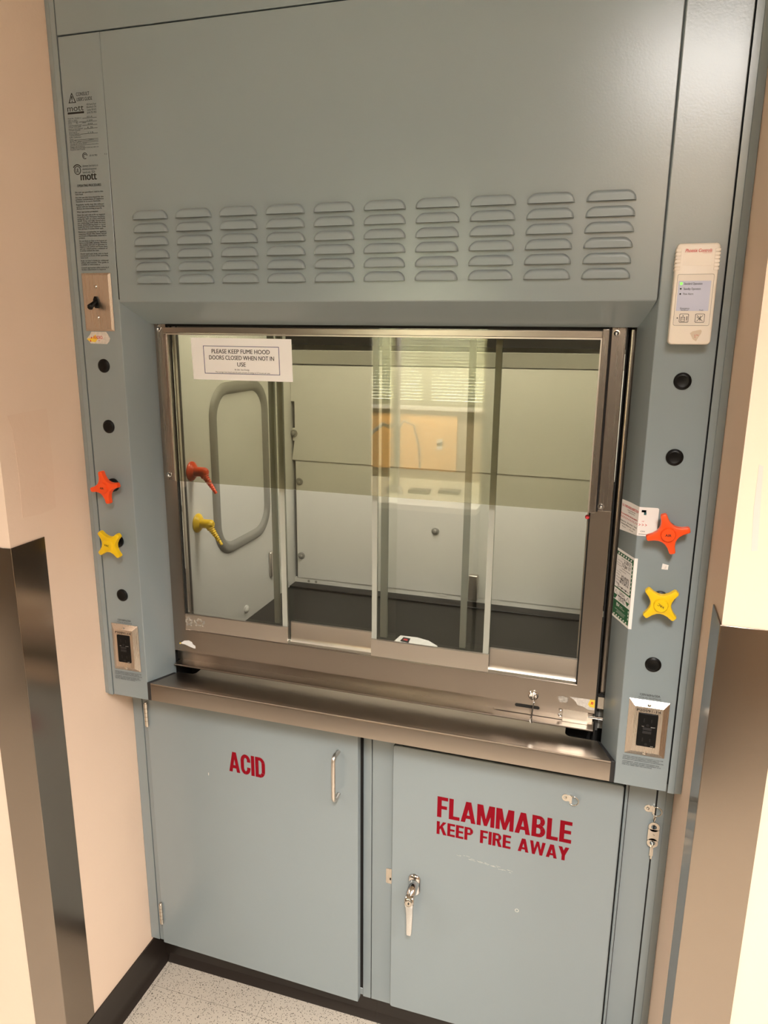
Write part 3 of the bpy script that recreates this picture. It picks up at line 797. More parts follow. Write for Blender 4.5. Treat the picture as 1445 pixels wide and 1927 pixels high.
for k in range(24):
    a = 2 * PI * k / 24; b = 2 * PI * (k + 1) / 24; rr, r2 = 0.0080, 0.0066
    slab(bm, pl, [(-0.5890 + rr * math.cos(a), 2.0325 + rr * math.sin(a)), (-0.5890 + rr * math.cos(b), 2.0325 + rr * math.sin(b)), (-0.5890 + r2 * math.cos(b), 2.0325 + r2 * math.sin(b)), (-0.5890 + r2 * math.cos(a), 2.0325 + r2 * math.sin(a))], 0.0003)
    if 2 <= k <= 9:
        rr, r2 = 0.0112, 0.0094
        slab(bm, pl, [(-0.5890 + rr * math.cos(a), 2.0325 + rr * math.sin(a)), (-0.5890 + rr * math.cos(b), 2.0325 + rr * math.sin(b)), (-0.5890 + r2 * math.cos(b), 2.0325 + r2 * math.sin(b)), (-0.5890 + r2 * math.cos(a), 2.0325 + r2 * math.sin(a))], 0.0003)
TX("UL", -0.5930, -0.5850, 2.0362, 0.0075, bold=0.02)
for q in range(3): TX(["Laboratory fume hood as to", "electrical and equipment", "hazards only.  852A"][q], -0.5770, -0.5400 - 0.004 * q, 2.0420 - 0.0058 * q, 0.0040)
TX("mott", -0.5825, -0.5455, 2.0290, 0.0150, bold=0.03)
TX("OPERATING PROCEDURES", -0.5925, -0.5365, 2.0065, 0.0046, bold=0.02)
paras = [["Do not use perchloric acid in this", "fume hood."],
         ["Do not use this fume hood for the", "primary containment of explosive", "reactions or to store chemicals."],
         ["Regularly verify that the exhaust", "system and any installed monitoring", "devices are functioning properly."],
         ["Wear appropriate protection."],
         ["Open the sash only as far as required", "to perform the necessary functions,", "using the sash as a face and body", "shield. Keep sash fully closed when", "not conducting work inside the fume", "hood. Avoid placing head or torso", "inside the fume hood enclosure. Keep", "face at least 6 inches from sash."],
         ["Remove receptacles or ignition", "sources from the fume hood", "enclosure if flammable material is", "present."],
         ["Do not block air flow at the bottom air", "foil or at the baffle openings. Minimize", "the number and size of apparatus or", "objects in the airflow and locate them", "and any related activity a minimum of", "6 inches behind the sash."],
         ["Avoid rapid sash, body, arm or hand", "movement in front of the operating", "fume hood."],
         ["Refer to User's Guide for additional", "safety information. This guide is", "available at www.mott.ca."],
         ["Consult appropriate safety authority if", "further information is required."]]
zz = 1.9935
for pgh in paras:
    for q, l in enumerate(pgh):
        last = q == len(pgh) - 1
        wd = 0.0655 if (not last or len(l) > 34) else 0.0655 * len(l) / 36.0
        TX(l, -0.5985, -0.5985 + wd, zz, 0.0027, bold=0.02)
        zz -= 0.00372
    zz -= 0.00220
obj('printed_instructions', bm, 'ink', hood, smooth=0)
for s in (-1, 1):
    bm = B()
    cx = s * 0.5640
    text(bm, "120V/60Hz/20A", pl, cx - 0.0175, cx + 0.0175, 1.0845, 1.0890, D, bold=0.012)
    text(bm, "TOTAL ALL RECEPTACLES", pl, cx - 0.0195, cx + 0.0195, 1.0795, 1.0823, D)
    obj('rating_lettering', bm, 'ink', hood, smooth=0)
    bm = B(); zz = 0.9585
    for q, l in enumerate(["WARNING: GROUND CIRCUIT CONTINUITY IS VITAL FOR", "SAFE OPERATION OF EQUIPMENT. NEVER OPERATE", "EQUIPMENT WITH GROUNDING CONDUCTOR DISCONNECTED.", "", "AVERTISSEMENT : POUR UN FONCTIONNEMENT SANS", "DANGER, NE JAMAIS UTILISER L'EQUIPEMENT SI LA", "MISE A LA TERRE N'EST PAS CONTINUE."]):
        if l: text(bm, l, pl, cx - 0.037, cx - 0.037 + 0.0745 * len(l) / 49.0, zz - 0.0022, zz, D, bold=0.005)
        zz -= 0.0033 if l else 0.0016
    obj('warning_lettering', bm, 'ink', hood, smooth=0)

# ------------------------------------------------------------------ things mounted on the posts
SWY = 0.0
def frustum(bm, pl, u0, u1, v0, v1, inset, h, mi=0):
    a = [pl.p(*q, 0.0002) for q in rect(u0, u1, v0, v1)]; m_ = [pl.p(*q, 0.0012) for q in rect(u0, u1, v0, v1)]
    b = [pl.p(*q, h) for q in rect(u0 + inset, u1 - inset, v0 + inset, v1 - inset)]
    loft(bm, [a, m_, b], mi)
def screw(parent, p, r=0.0036, m='nickel'):
    bm = B(); lathe(bm, p, (0, -1, 0), [(0, r), (0.0008, r), (0.0018, r * 0.6), (0.0019, 0)], 14)
    obj('screw', bm, m, parent)

# light switch
t = thing('light_switch', 'steel toggle switch plate near the top of the left post', 'switch', (-0.5653, 0, 1.7245))
bm = B(); pl = FRONT
frustum(bm, pl, -0.6003, -0.5303, 1.7245, 1.8388, 0.0042, 0.0048)
obj('cover_plate', bm, 'plate', t, smooth=10)
screw(t, (-0.5653, -0.0048, 1.8120)); screw(t, (-0.5653, -0.0048, 1.7515))
bm = B(); c0 = Vector((-0.5653, -0.0046, 1.7815))
slab(bm, Plane(c0), [(0.0062 * math.cos(a), 0.0125 * math.sin(a)) for a in [2 * PI * k / 8 + PI / 8 for k in range(8)]], 0.004)
tube(bm, [c0 + Vector((0, -0.003, 0.001)), c0 + Vector((-0.0005, -0.012, -0.004)), c0 + Vector((-0.001, -0.021, -0.010)), c0 + Vector((-0.001, -0.0235, -0.0115))], [0.0042, 0.0046, 0.0062, 0.004], 12)
obj('toggle', bm, 'black', t)

# receptacles
for s, lab in ((-1, 'black duplex outlet in a sloped steel plate at the foot of the left post'), (1, 'black duplex outlet in a sloped steel plate at the foot of the right post')):
    cx = s * 0.5642
    t = thing('wall_outlet', lab, 'outlet', (cx, 0, 0.9635), 'outlets on the posts')
    bm = B()
    z0, z1 = 0.9642, 1.0768
    o4 = [FRONT.p(*q, 0.0002) for q in rect(cx - 0.0352, cx + 0.0352, z0, z1)]; m4 = [FRONT.p(*q, 0.0014) for q in rect(cx - 0.0352, cx + 0.0352, z0, z1)]
    b4 = [FRONT.p(*q, 0.0085) for q in rect(cx - 0.0245, cx + 0.0245, z0 + 0.0105, z1 - 0.0105)]
    i4 = [FRONT.p(*q, 0.0085) for q in rect(cx - 0.0172, cx + 0.0172, 1.0205 - 0.0338, 1.0205 + 0.0338)]
    j4 = [FRONT.p(*q, 0.004) for q in rect(cx - 0.0172, cx + 0.0172, 1.0205 - 0.0338, 1.0205 + 0.0338)]
    loft(bm, [o4, m4, b4, i4, j4], cap1=False)
    obj('cover_plate', bm, 'plate', t, smooth=10)
    bm = B()
    slab(bm, FRONT, [(cx + a, 1.0205 + b) for a, b in rrect(0.0338, 0.0670, 0.003)], 0.0068, 0.003)
    rc = obj('receptacle', bm, 'black', t, bevel=0.0008)
    for k, cz in enumerate((1.0400, 1.0010)):
        bm = B()
        for dx, hh in ((-0.0065, 0.0075), (0.0065, 0.0062)): slab(bm, FRONT, rect(cx + dx - 0.0009, cx + dx + 0.0009, cz - hh / 2, cz + hh / 2), 0.0003, 0.0098)
        slab(bm, FRONT, [(cx + 0.0026 * math.cos(a), cz - 0.0092 + 0.0026 * math.sin(a)) for a in [2 * PI * q / 12 for q in range(12)]], 0.0003, 0.0098)
        obj('socket_slots', bm, 'dark', rc)
    bm = B()
    slab(bm, FRONT, rect(cx - 0.0075, cx + 0.0075, 1.0215, 1.0265), 0.0012, 0.0098); slab(bm, FRONT, rect(cx - 0.0075, cx + 0.0075, 1.0145, 1.0195), 0.0012, 0.0098)
    obj('test_button', bm, 'gasket', rc)
    bm = B(); text(bm, "TEST", FRONT, cx - 0.010, cx - 0.0055, 1.0275, 1.0288, 0.0103); text(bm, "RESET", FRONT, cx + 0.006, cx + 0.0135, 1.0275, 1.0288, 0.0103); text(bm, "20A", FRONT, cx + 0.008, cx + 0.0135, 0.9890, 0.9903, 0.0103)
    obj('socket_lettering', bm, 'lampframe', rc, smooth=0); bm = B()
    text(bm, "P20S91-14", FRONT, cx - 0.0205, cx + 0.0205, 1.0570, 1.0618, 0.0089, bold=0.005)
    obj('plate_lettering', bm, 'ink', t, smooth=0)
    screw(t, (cx, -0.0062, 1.0690)); screw(t, (cx, -0.0066, 0.9722))

# black hole plugs
for (sx, z, where) in ((-1, 1.6541, 'uppermost on the left post, below the torn warning sticker'), (-1, 1.5273, 'on the left post just above the orange valve knob'), (-1, 1.1475, 'on the left post just above the outlet'),
                       (1, 1.6543, 'uppermost on the right post, below the airflow monitor'), (1, 1.5275, 'second from the top of the right post'), (1, 1.1480, 'on the right post just above the outlet')):
    bm = B(); lathe(bm, (sx * 0.5636, -0.0002, z), (0, -1, 0), [(0, 0.0142), (0.0016, 0.0140), (0.0034, 0.0118), (0.0040, 0.0095), (0.0036, 0.0085), (0.0036, 0)], 32)
    o = obj('hole_plug', bm, 'black', loc=(sx * 0.5636, 0, z)); tag(o, 'round black plastic plug ' + where, 'hole plug', 'black hole plugs on the posts')

# valve knobs: four curved arms round a boss
def knob(x, z, m, word, rot, trot, label):
    t = thing('valve_knob', label, 'knob', (x, 0, z), 'service valve knobs')
    bm = B(); lathe(bm, (x, 0, z), (0, -1, 0), [(0, 0.0145), (0.004, 0.0145), (0.006, 0.011), (0.026, 0.0105)], 24); obj('valve_stem', bm, 'black', t)
    def outline(sc, tip):
        out = []
        for k in range(4):
            a = rot + k * PI / 2; ca, sa = math.cos(a), math.sin(a)
            R = 0.0355 * tip
            loc = [(0.0335 * tip, -0.0052 * sc), (R, -0.0032 * sc), (R, 0.0032 * sc), (0.0335 * tip, 0.0052 * sc)]
            loc = [(p, q) for p, q in loc]
            out += [(p * ca - q * sa, p * sa + q * ca) for p, q in loc]
            # concave run to the next arm
            for f in (0.18, 0.36, 0.5, 0.64, 0.82):
                # blend between this arm flank and the next
                p0 = Vector((0.0335 * tip, 0.0055 * sc)); p3 = Vector((0.0055 * sc, 0.0335 * tip)); c_ = Vector((0.0048 * sc, 0.0048 * sc))
                q = p0 * (1 - f) ** 2 + c_ * 2 * f * (1 - f) + p3 * f * f
                out.append((q.x * ca - q.y * sa, q.x * sa + q.y * ca))
        return out
    pl = Plane((x, 0, z))
    rings = []
    for d, sc, tip in ((0.0225, 0.80, 0.965), (0.0235, 1.0, 1.0), (0.031, 1.0, 1.0), (0.0335, 0.86, 0.975), (0.0342, 0.55, 0.93)):
        rings.append([pl.p(a, b, d) for a, b in outline(sc, tip)])
    bm = B(); loft(bm, rings); obj('handle', bm, m, t, smooth=45)
    bm = B(); lathe(bm, (x, -0.033, z), (0, -1, 0), [(0, 0.0135), (0.0015, 0.0122), (0.005, 0.0116), (0.0062, 0.0108), (0.0064, 0)], 28); boss = obj('boss', bm, m, t)
    bm = B(); text(bm, word, pl, -0.0062, 0.0062, -0.0022, 0.0022, 0.0398, bold=0.02, rot=trot, keep=True); obj('lettering', bm, 'ink', boss, smooth=0)
knob(-0.5636, 1.4008, 'orange', 'AIR', math.radians(12), math.radians(-4), 'orange AIR valve knob with four arms on the left post')
knob(-0.5636, 1.2745, 'yellow', 'VAC', math.radians(42), math.radians(-8), 'yellow VAC valve knob with four arms on the left post')
knob(0.5636, 1.4008, 'orange', 'AIR', math.radians(17), math.radians(2), 'orange AIR valve knob with four arms on the right post beside a white sticker')
knob(0.5636, 1.2745, 'yellow', 'VAC', math.radians(45), math.radians(150), 'yellow VAC valve knob with upside-down lettering on the right post')

# airflow monitor
t = thing('airflow_monitor', 'cream airflow monitor with pale display on the right post', 'monitor', (0.5655, 0, 1.7135))
U0, U1, V0, V1 = 0.5335, 0.5965, 1.7135, 1.8665
DEP = 0.0300
cu, cv, w, h = (U0 + U1) / 2, (V0 + V1) / 2, U1 - U0, V1 - V0
bm = B()
rings = []
for d, ins in ((0.0002, 0.0006), (0.004, 0.0), (DEP - 0.004, 0.0), (DEP - 0.0012, 0.0009), (DEP, 0.0030)):
    rings.append([FRONT.p(cu + a * (w - 2 * ins) / w, cv + b * (h - 2 * ins) / h, d) for a, b in rrect(w, h, 0.006, 5)])
loft(bm, rings)
body = obj('housing', bm, 'cream', t, smooth=35)
PM = lambda u, v: (U0 + u * w, V1 - v * h)
bm = B()
for k in range(6):
    v = 0.055 + 0.036 * k
    for (ua, ub) in ((-0.006, 0.115), (0.885, 1.006)):
        a = PM(ua, v); b = PM(ub, v + 0.026)
        slab(bm, FRONT, rect(a[0], b[0], b[1], a[1]), 0.0013, DEP - 0.0004)
    a = PM(-0.006, v); b = PM(0.02, v + 0.026)
    box(bm, U0 - 0.0009, U0 + 0.001, -DEP + 0.0005, -0.006, b[1], a[1])
obj('grip_rib', bm, 'cream', t, bevel=0.0004)
def RR(bm, u0, u1, v0, v1, r, tt, d, mi=0):
    a = PM(u0, v0); b = PM(u1, v1); W_, H_ = b[0] - a[0], a[1] - b[1]
    slab(bm, FRONT, [((a[0] + b[0]) / 2 + p, (a[1] + b[1]) / 2 + q) for p, q in rrect(W_, H_, r, 4)], tt, d, mi)
bm = B(); RR(bm, 0.078, 0.922, 0.300, 0.808, 0.0025, 0.0003, DEP); obj('panel_outline', bm, 'cabgrey', t)
bm = B(); RR(bm, 0.084, 0.916, 0.303, 0.805, 0.0022, 0.0006, DEP)
RR(bm, 0.17, 0.83, 0.055, 0.215, 0.001, 0.0004, DEP); obj('face_panel', bm, 'clearfilm', t)
bm = B(); RR(bm, 0.112, 0.865, 0.366, 0.662, 0.0006, 0.0004, DEP + 0.0006); scr = obj('display', bm, 'screen', t)
bm = B()
def MT(s, u0, u1, v0, v1, mi=0, **k):
    a = PM(u0, v0); b = PM(u1, v1); text(bm, s, FRONT, a[0], b[0], b[1], a[1], DEP + 0.0014, mi=mi, **k)
MT("Standard Operation", 0.245, 0.665, 0.381, 0.404, bold=0.004); MT("Standby Operation", 0.245, 0.640, 0.432, 0.455, bold=0.004); MT("Flow Alarm", 0.245, 0.480, 0.484, 0.502, bold=0.004)
MT("Emergency", 0.210, 0.425, 0.627, 0.645, bold=0.004); MT("Exhaust", 0.235, 0.400, 0.648, 0.660, bold=0.004); MT("Push", 0.66, 0.75, 0.648, 0.660, bold=0.004)
def disc(u, v, r, d, mi=0):
    a = PM(u, v); slab(bm, FRONT, [(a[0] + r * math.cos(2 * PI * k / 16), a[1] + r * math.sin(2 * PI * k / 16)) for k in range(16)], 0.0005, d, mi)
disc(0.178, 0.443, 0.0013, DEP + 0.001); disc(0.178, 0.494, 0.0013, DEP + 0.001); disc(0.165, 0.733, 0.0010, DEP + 0.001)
obj('display_lettering', bm, 'ink', scr, smooth=0)
bm = B(); disc(0.180, 0.392, 0.0021, DEP + 0.001); obj('indicator_light', bm, 'led', scr)
for (u0, u1) in ((0.21, 0.43), (0.58, 0.80)):
    bm = B(); RR(bm, u0, u1, 0.690, 0.778, 0.0016, 0.0005, DEP + 0.0006, 0); RR(bm, u0 + 0.012, u1 - 0.012, 0.695, 0.773, 0.0013, 0.0003, DEP + 0.0010, 1)
    if u0 < 0.4:
        for r4 in ((0.245, 0.345, 0.722, 0.728), (0.245, 0.345, 0.764, 0.769), (0.245, 0.257, 0.722, 0.769), (0.333, 0.345, 0.722, 0.769), (0.257, 0.333, 0.742, 0.746), (0.378, 0.398, 0.715, 0.755), (0.378, 0.398, 0.762, 0.768), (0.282, 0.308, 0.706, 0.716)):
            RR(bm, *r4, 0.0001, 0.0003, DEP + 0.0013, 0)
    else:
        for (p, q, r_, s_) in (((0.62, 0.705), (0.76, 0.765), 0, 0), ((0.76, 0.705), (0.62, 0.765), 0, 0), ((0.62, 0.722), (0.70, 0.750), 0, 0), ((0.70, 0.710), (0.70, 0.760), 0, 0)):
            a = Vector(PM(*p)); b = Vector(PM(*q)); dd = (b - a).normalized() * 0.0004; nn = Vector((-dd.y, dd.x))
            slab(bm, FRONT, [a + nn, a - nn, b - nn, b + nn], 0.0003, DEP + 0.0013, 0)
    obj('push_button', bm, ['cabgrey', 'clearfilm'], t)
bm = B(); MT("Phoenix Controls", 0.20, 0.81, 0.055, 0.088, bold=0.012, shear=0.25); MT("Corporation", 0.60, 0.80, 0.092, 0.100, shear=0.2)
obj('brand_lettering', bm, 'redink', t, smooth=0)
bm = B(); slab(bm, FRONT, [PM(*q) for q in ((0.66, 0.965), (0.58, 0.945), (0.50, 0.885), (0.56, 0.865), (0.74, 0.848), (0.77, 0.862), (0.76, 0.885), (0.70, 0.93))], 0.0003, DEP)
for q, (u, v) in enumerate(((0.62, 0.905), (0.66, 0.902), (0.69, 0.905), (0.625, 0.922))): disc(u, v, 0.0006, DEP + 0.0003, 1)
obj('sticker_remnant', bm, ['cream_d', 'redink'], t)

# torn radiation sticker under the switch
bm = B(); pl = FRONT
slab(bm, pl, [(-0.6010, 1.7085), (-0.5960, 1.7050), (-0.5920, 1.6995), (-0.5520, 1.6985), (-0.5460, 1.7040), (-0.5435, 1.7100), (-0.5480, 1.7180), (-0.5520, 1.7232), (-0.5880, 1.7232), (-0.5920, 1.7170)], 0.0003, 0.0001, 0)
slab(bm, pl, [(-0.6005, 1.7085), (-0.5950, 1.7040), (-0.5800, 1.7020), (-0.5740, 1.7080), (-0.5780, 1.7180), (-0.5850, 1.7120)], 0.0002, 0.0003, 1)
text(bm, "RADIO.", pl, -0.5830, -0.5600, 1.7085, 1.7150, 0.0007, bold=0.02, mi=2)
slab(bm, pl, [(-0.5905, 1.7095), (-0.5865, 1.7095), (-0.5885, 1.7140)], 0.0002, 0.0005, 2); slab(bm, pl, [(-0.5935, 1.7030), (-0.5895, 1.7030), (-0.5915, 1.7075)], 0.0002, 0.0005, 2)
text(bm, "..", pl, -0.5720, -0.5680, 1.7050, 1.7062, 0.0007, bold=0.05, mi=2)
tag(obj('sticker', bm, ['torn', 'stkyellow', 'redink'], loc=(-0.572, 0, 1.71), smooth=0), 'torn white and yellow RADIO sticker under the switch plate on the left post', 'sticker')

# inspection sticker folded over the right post edge
bm = B()
uf = BLEN
slab(bm, BR, [(0.0012, 1.3795), (uf, 1.3860), (uf, 1.4375), (0.035, 1.4378), (0.0012, 1.4365)], 0.0003, 0.0001, 0)
slab(bm, FRONT, [(XP - 0.0001, 1.3860), (0.5475, 1.3862), (0.5475, 1.4360), (0.5455, 1.4378), (XP - 0.0001, 1.4375)], 0.0003, 0.0001, 0)
text(bm, "CAL. FUME HOOD INSPECTION", BR, 0.004, uf - 0.001, 1.4255, 1.4300, 0.0006, bold=0.012, mi=1)
text(bm, "Environmental Health and Safety", BR, 0.026, uf - 0.012, 1.4215, 1.4235, 0.0006, mi=2); text(bm, "Radiation Safety Office", BR, 0.030, uf - 0.014, 1.4180, 1.4200, 0.0006, mi=2)
text(bm, "Do not exceed this line with sash opened to:", BR, 0.002, uf - 0.002, 1.4105, 1.4140, 0.0006, bold=0.008, mi=1); text(bm, '14"', FRONT, 0.5215, 0.5255, 1.4110, 1.4135, 0.0006, mi=1)
text(bm, "< < < < < < < < < > >", BR, 0.002, uf - 0.002, 1.4040, 1.4080, 0.0006, bold=0.02, mi=1); text(bm, "> > >", FRONT, XP + 0.001, 0.5300, 1.4040, 1.4080, 0.0006, bold=0.02, mi=1)
text(bm, "Inspected by:   Sash opening   Tested", BR, 0.002, uf - 0.003, 1.3975, 1.4000, 0.0006, bold=0.01, mi=2); text(bm, "Velocity: 98 fpm avg   Date", BR, 0.004, uf - 0.008, 1.3925, 1.3950, 0.0006, bold=0.01, mi=2)
text(bm, "Room ___ Hood ___", BR, 0.010, uf - 0.004, 1.3875, 1.3900, 0.0006, mi=2); text(bm, "CFM", FRONT, XP + 0.005, XP + 0.012, 1.3930, 1.3955, 0.0006, mi=2); text(bm, "~~~~~~~~~~", FRONT, XP + 0.002, XP + 0.017, 1.3885, 1.3900, 0.0006, mi=2)
for k in range(3): slab(bm, FRONT, rect(0.5195, 0.5270 - 0.0, 1.4285 + 0.0 * k, 1.4325), 0.0002, 0.0004, 3)
slab(bm, FRONT, rect(0.5235, 0.5275, 1.4240, 1.4285), 0.0002, 0.0004, 3)
tag(obj('sticker', bm, ['paper_edge', 'redink', 'ink', 'teal'], loc=(0.52, 0.01, 1.41), smooth=0), 'white inspection sticker with red print folded round the right post edge beside the orange knob', 'sticker')

# green bordered certificate on the slanted face of the right post
bm = B()
Zb, Zt = 1.2105, 1.3440
slab(bm, BR, rect(0.0005, BLEN, Zb, Zt), 0.0003, 0.0001, 0); slab(bm, FRONT, rect(XP - 0.0001, 0.5207, Zb, Zt), 0.0003, 0.0001, 0)
u0, u1 = 0.0012, BLEN - 0.0020
H_ = Zt - Zb
fv = lambda f: Zt - f * H_
gb = 0.0045
slab(bm, BR, rect(u0, u1, fv(0.085), fv(0.035)), 0.0002, 0.0004, 1)                  # top band
slab(bm, BR, rect(u1 - gb, u1, fv(0.56), fv(0.085)), 0.0002, 0.0004, 1)
slab(bm, BR, rect(u0, u1, fv(0.565), fv(0.548)), 0.0002, 0.0004, 1)
slab(bm, BR, rect(u0, u1, fv(0.965), fv(0.735)), 0.0002, 0.0004, 1)                  # green foot
slab(bm, BR, [(u0, fv(0.655)), (u0 + 0.014, fv(0.655)), (u0 + 0.006, fv(0.725)), (u0, fv(0.725))], 0.0002, 0.0004, 1)
slab(bm, BR, [(u1 - 0.018, fv(0.655)), (u1 - 0.002, fv(0.655)), (u1 - 0.010, fv(0.715))], 0.0002, 0.0004, 1)
for k in range(6):
    a = u0 + 0.004 + k * 0.0098
    slab(bm, BR, [(a, fv(0.074)), (a + 0.004, fv(0.074)), (a + 0.006, fv(0.048)), (a + 0.002, fv(0.048))], 0.0002, 0.0006, 0)
    slab(bm, BR, [(a, fv(0.957)), (a + 0.004, fv(0.957)), (a + 0.006, fv(0.935)), (a + 0.002, fv(0.935))], 0.0002, 0.0006, 0)
for k in range(8):
    v = 0.11 + k * 0.056; slab(bm, BR, [(u1 - 0.0033, fv(v + 0.028)), (u1 - 0.0013, fv(v + 0.020)), (u1 - 0.0013, fv(v)), (u1 - 0.0033, fv(v + 0.008))], 0.0002, 0.0006, 0)
for k in range(3): 
    v = 0.76 + k * 0.05; slab(bm, BR, rect(u1 - 0.0036, u1 - 0.0016, fv(v + 0.03), fv(v)), 0.0002, 0.0006, 0)
# two outline triangles
def tri(c, w_, v0_, v1_):
    for s in (-1, 1):
        slab(bm, BR, [(c + s * w_, fv(v1_)), (c + s * (w_ - 0.0009), fv(v1_)), (c - s * 0.0002, fv(v0_ + 0.008)), (c, fv(v0_))], 0.0002, 0.0004, 2)
tri(u0 + 0.007, 0.006, 0.585, 0.650); tri(u1 - 0.010, 0.007, 0.585, 0.650)
CT = lambda s, a, b, f0, f1, mi=2, **k: text(bm, s, BR, u0 + a * (u1 - u0), u0 + b * (u1 - u0), fv(f1), fv(f0), 0.0007, mi=mi, **k)
CT("Certified", 0.28, 0.42, 0.105, 0.118); CT("J. Smith".replace("J. Smith", "2-2017"), 0.46, 0.86, 0.105, 0.155, bold=0.02)
CT("Certif. Date", 0.04, 0.34, 0.150, 0.165); CT("12 Jan 17", 0.36, 0.86, 0.165, 0.215, bold=0.02)
CT("Exp. date", 0.04, 0.26, 0.185, 0.200); CT("Test method", 0.04, 0.34, 0.215, 0.230); CT("__________________", 0.36, 0.88, 0.245, 0.250)
CT("FUME HOOD", 0.22, 0.62, 0.275, 0.290); CT("Face velocity ______", 0.06, 0.50, 0.310, 0.322)
for k, l in enumerate(("Make", "Model", "Serial no.", "Room")): CT(l, 0.06, 0.18 + 0.02 * len(l), 0.345 + 0.042 * k, 0.360 + 0.042 * k)
CT("V2 8292", 0.36, 0.84, 0.335, 0.375, bold=0.03); CT("98A2 B12", 0.32, 0.84, 0.380, 0.418, bold=0.03); CT("B12 SPS 6", 0.30, 0.82, 0.424, 0.458, bold=0.03)
CT("Technician", 0.08, 0.30, 0.482, 0.500); CT("J.Andersson".replace("Andersson", "~~w~~w~~"), 0.18, 0.88, 0.486, 0.535, bold=0.03, shear=0.3)
CT("SASH", 0.34, 0.66, 0.580, 0.622, bold=0.0); CT("work", 0.26, 0.74, 0.625, 0.665, bold=0.04, shear=0.2); CT("LEVEL", 0.32, 0.70, 0.672, 0.715)
CT("BV", 0.22, 0.40, 0.760, 0.810, mi=0, bold=0.03); CT("LABS.", 0.42, 0.62, 0.775, 0.790, mi=0); CT("environmental", 0.42, 0.72, 0.798, 0.812, mi=0)
CT("certification and calibration services", 0.14, 0.80, 0.850, 0.862, mi=0); CT("laboratory safety testing", 0.28, 0.74, 0.870, 0.882, mi=0); CT("call for service every year", 0.22, 0.74, 0.890, 0.902, mi=0)
tag(obj('certificate', bm, ['paper_edge', 'green', 'ink'], loc=(0.505, 0.03, 1.28), smooth=0), 'green bordered SASH LEVEL certificate on the slanted inner face of the right post', 'certificate')
# small square scrap of label between the right knobs
bm = B(); slab(bm, FRONT, [(0.5610, 1.3290), (0.5715, 1.3290), (0.5722, 1.3375), (0.5620, 1.3395)], 0.0003, 0.0001, 0)
for k in range(3): slab(bm, FRONT, rect(0.5655 + 0.001 * k, 0.5685, 1.3312 + 0.0018 * k, 1.3318 + 0.0018 * k), 0.0002, 0.0004, 1)
tag(obj('sticker', bm, ['paper_edge', 'residue'], loc=(0.5666, 0, 1.334), smooth=0), 'tiny square white label scrap between the orange and yellow knobs of the right post', 'sticker')
# torn labels on the sash rail
SP = Plane((0, YS, 0))
bm = B()
slab(bm, SP, [(-0.4730, 1.0130), (-0.4700, 1.0140), (-0.4690, 1.0140), (-0.4600, 1.0205), (-0.4480, 1.0225), (-0.4400, 1.0200), (-0.4370, 1.0140), (-0.4310, 1.0110), (-0.4310, 1.0050), (-0.4350, 1.0045), (-0.4450, 1.0070), (-0.4600, 1.0115), (-0.4690, 1.0120), (-0.4720, 1.0100)], 0.0003, 0.0001, 0)
slab(bm, SP, [(-0.4735, 1.0110), (-0.4690, 1.0115), (-0.4690, 1.0140), (-0.4725, 1.0150)], 0.0002, 0.0004, 1)
tag(obj('sticker', bm, ['paper', 'stkyellow'], loc=(-0.45, YS, 1.014), smooth=0), 'torn white paper label remnant at the lower left corner of the sash', 'sticker')
bm = B()
slab(bm, SP, [(0.4200, 1.0225), (0.4690, 1.0232), (0.4692, 1.0010), (0.4560, 1.0005), (0.4470, 1.0055), (0.4360, 1.0070), (0.4330, 1.0130), (0.4280, 1.0175)], 0.0003, 0.0001, 0)
slab(bm, SP, [(0.4600, 1.0232), (0.4690, 1.0232), (0.4692, 1.0060), (0.4600, 1.0070), (0.4560, 1.0120)], 0.0002, 0.0004, 1)
text(bm, ".8", SP, 0.4600, 0.4660, 1.0130, 1.0190, 0.0008, bold=0.03, mi=2)
slab(bm, SP, [(0.3980, 1.0200), (0.4050, 1.0215), (0.4180, 1.0200), (0.4160, 1.0090), (0.4020, 1.0075), (0.3990, 1.0120)], 0.0002, 0.0001, 3)
tag(obj('sticker', bm, ['torn', 'stkyellow', 'redink', 'residue'], loc=(0.45, YS, 1.012), smooth=0), 'torn label with a yellow scrap at the lower right corner of the sash', 'sticker')
bm = B(); pq = Plane((0, YF - 0.0045, 0))
for (cx, cz, sx_, sz_) in ((-0.4460, 1.0690, 0.010, 0.011), (-0.4180, 1.0700, 0.015, 0.010)):
    for k in range(14):
        a = 2 * PI * k / 14; rr = 1 + 0.25 * math.sin(5 * a); q = Vector((cx + sx_ * 0.75 * rr * math.cos(a), cz + sz_ * 0.75 * rr * math.sin(a)))
        slab(bm, pq, [(q.x + 0.0028 * math.cos(b + k), q.y + 0.0022 * math.sin(b + k)) for b in (0, 1.1, 2.3, 3.2, 4.4, 5.4)], 0.0002, 0.0001)
obj('glue_residue', bm, 'residue', sash, smooth=0)

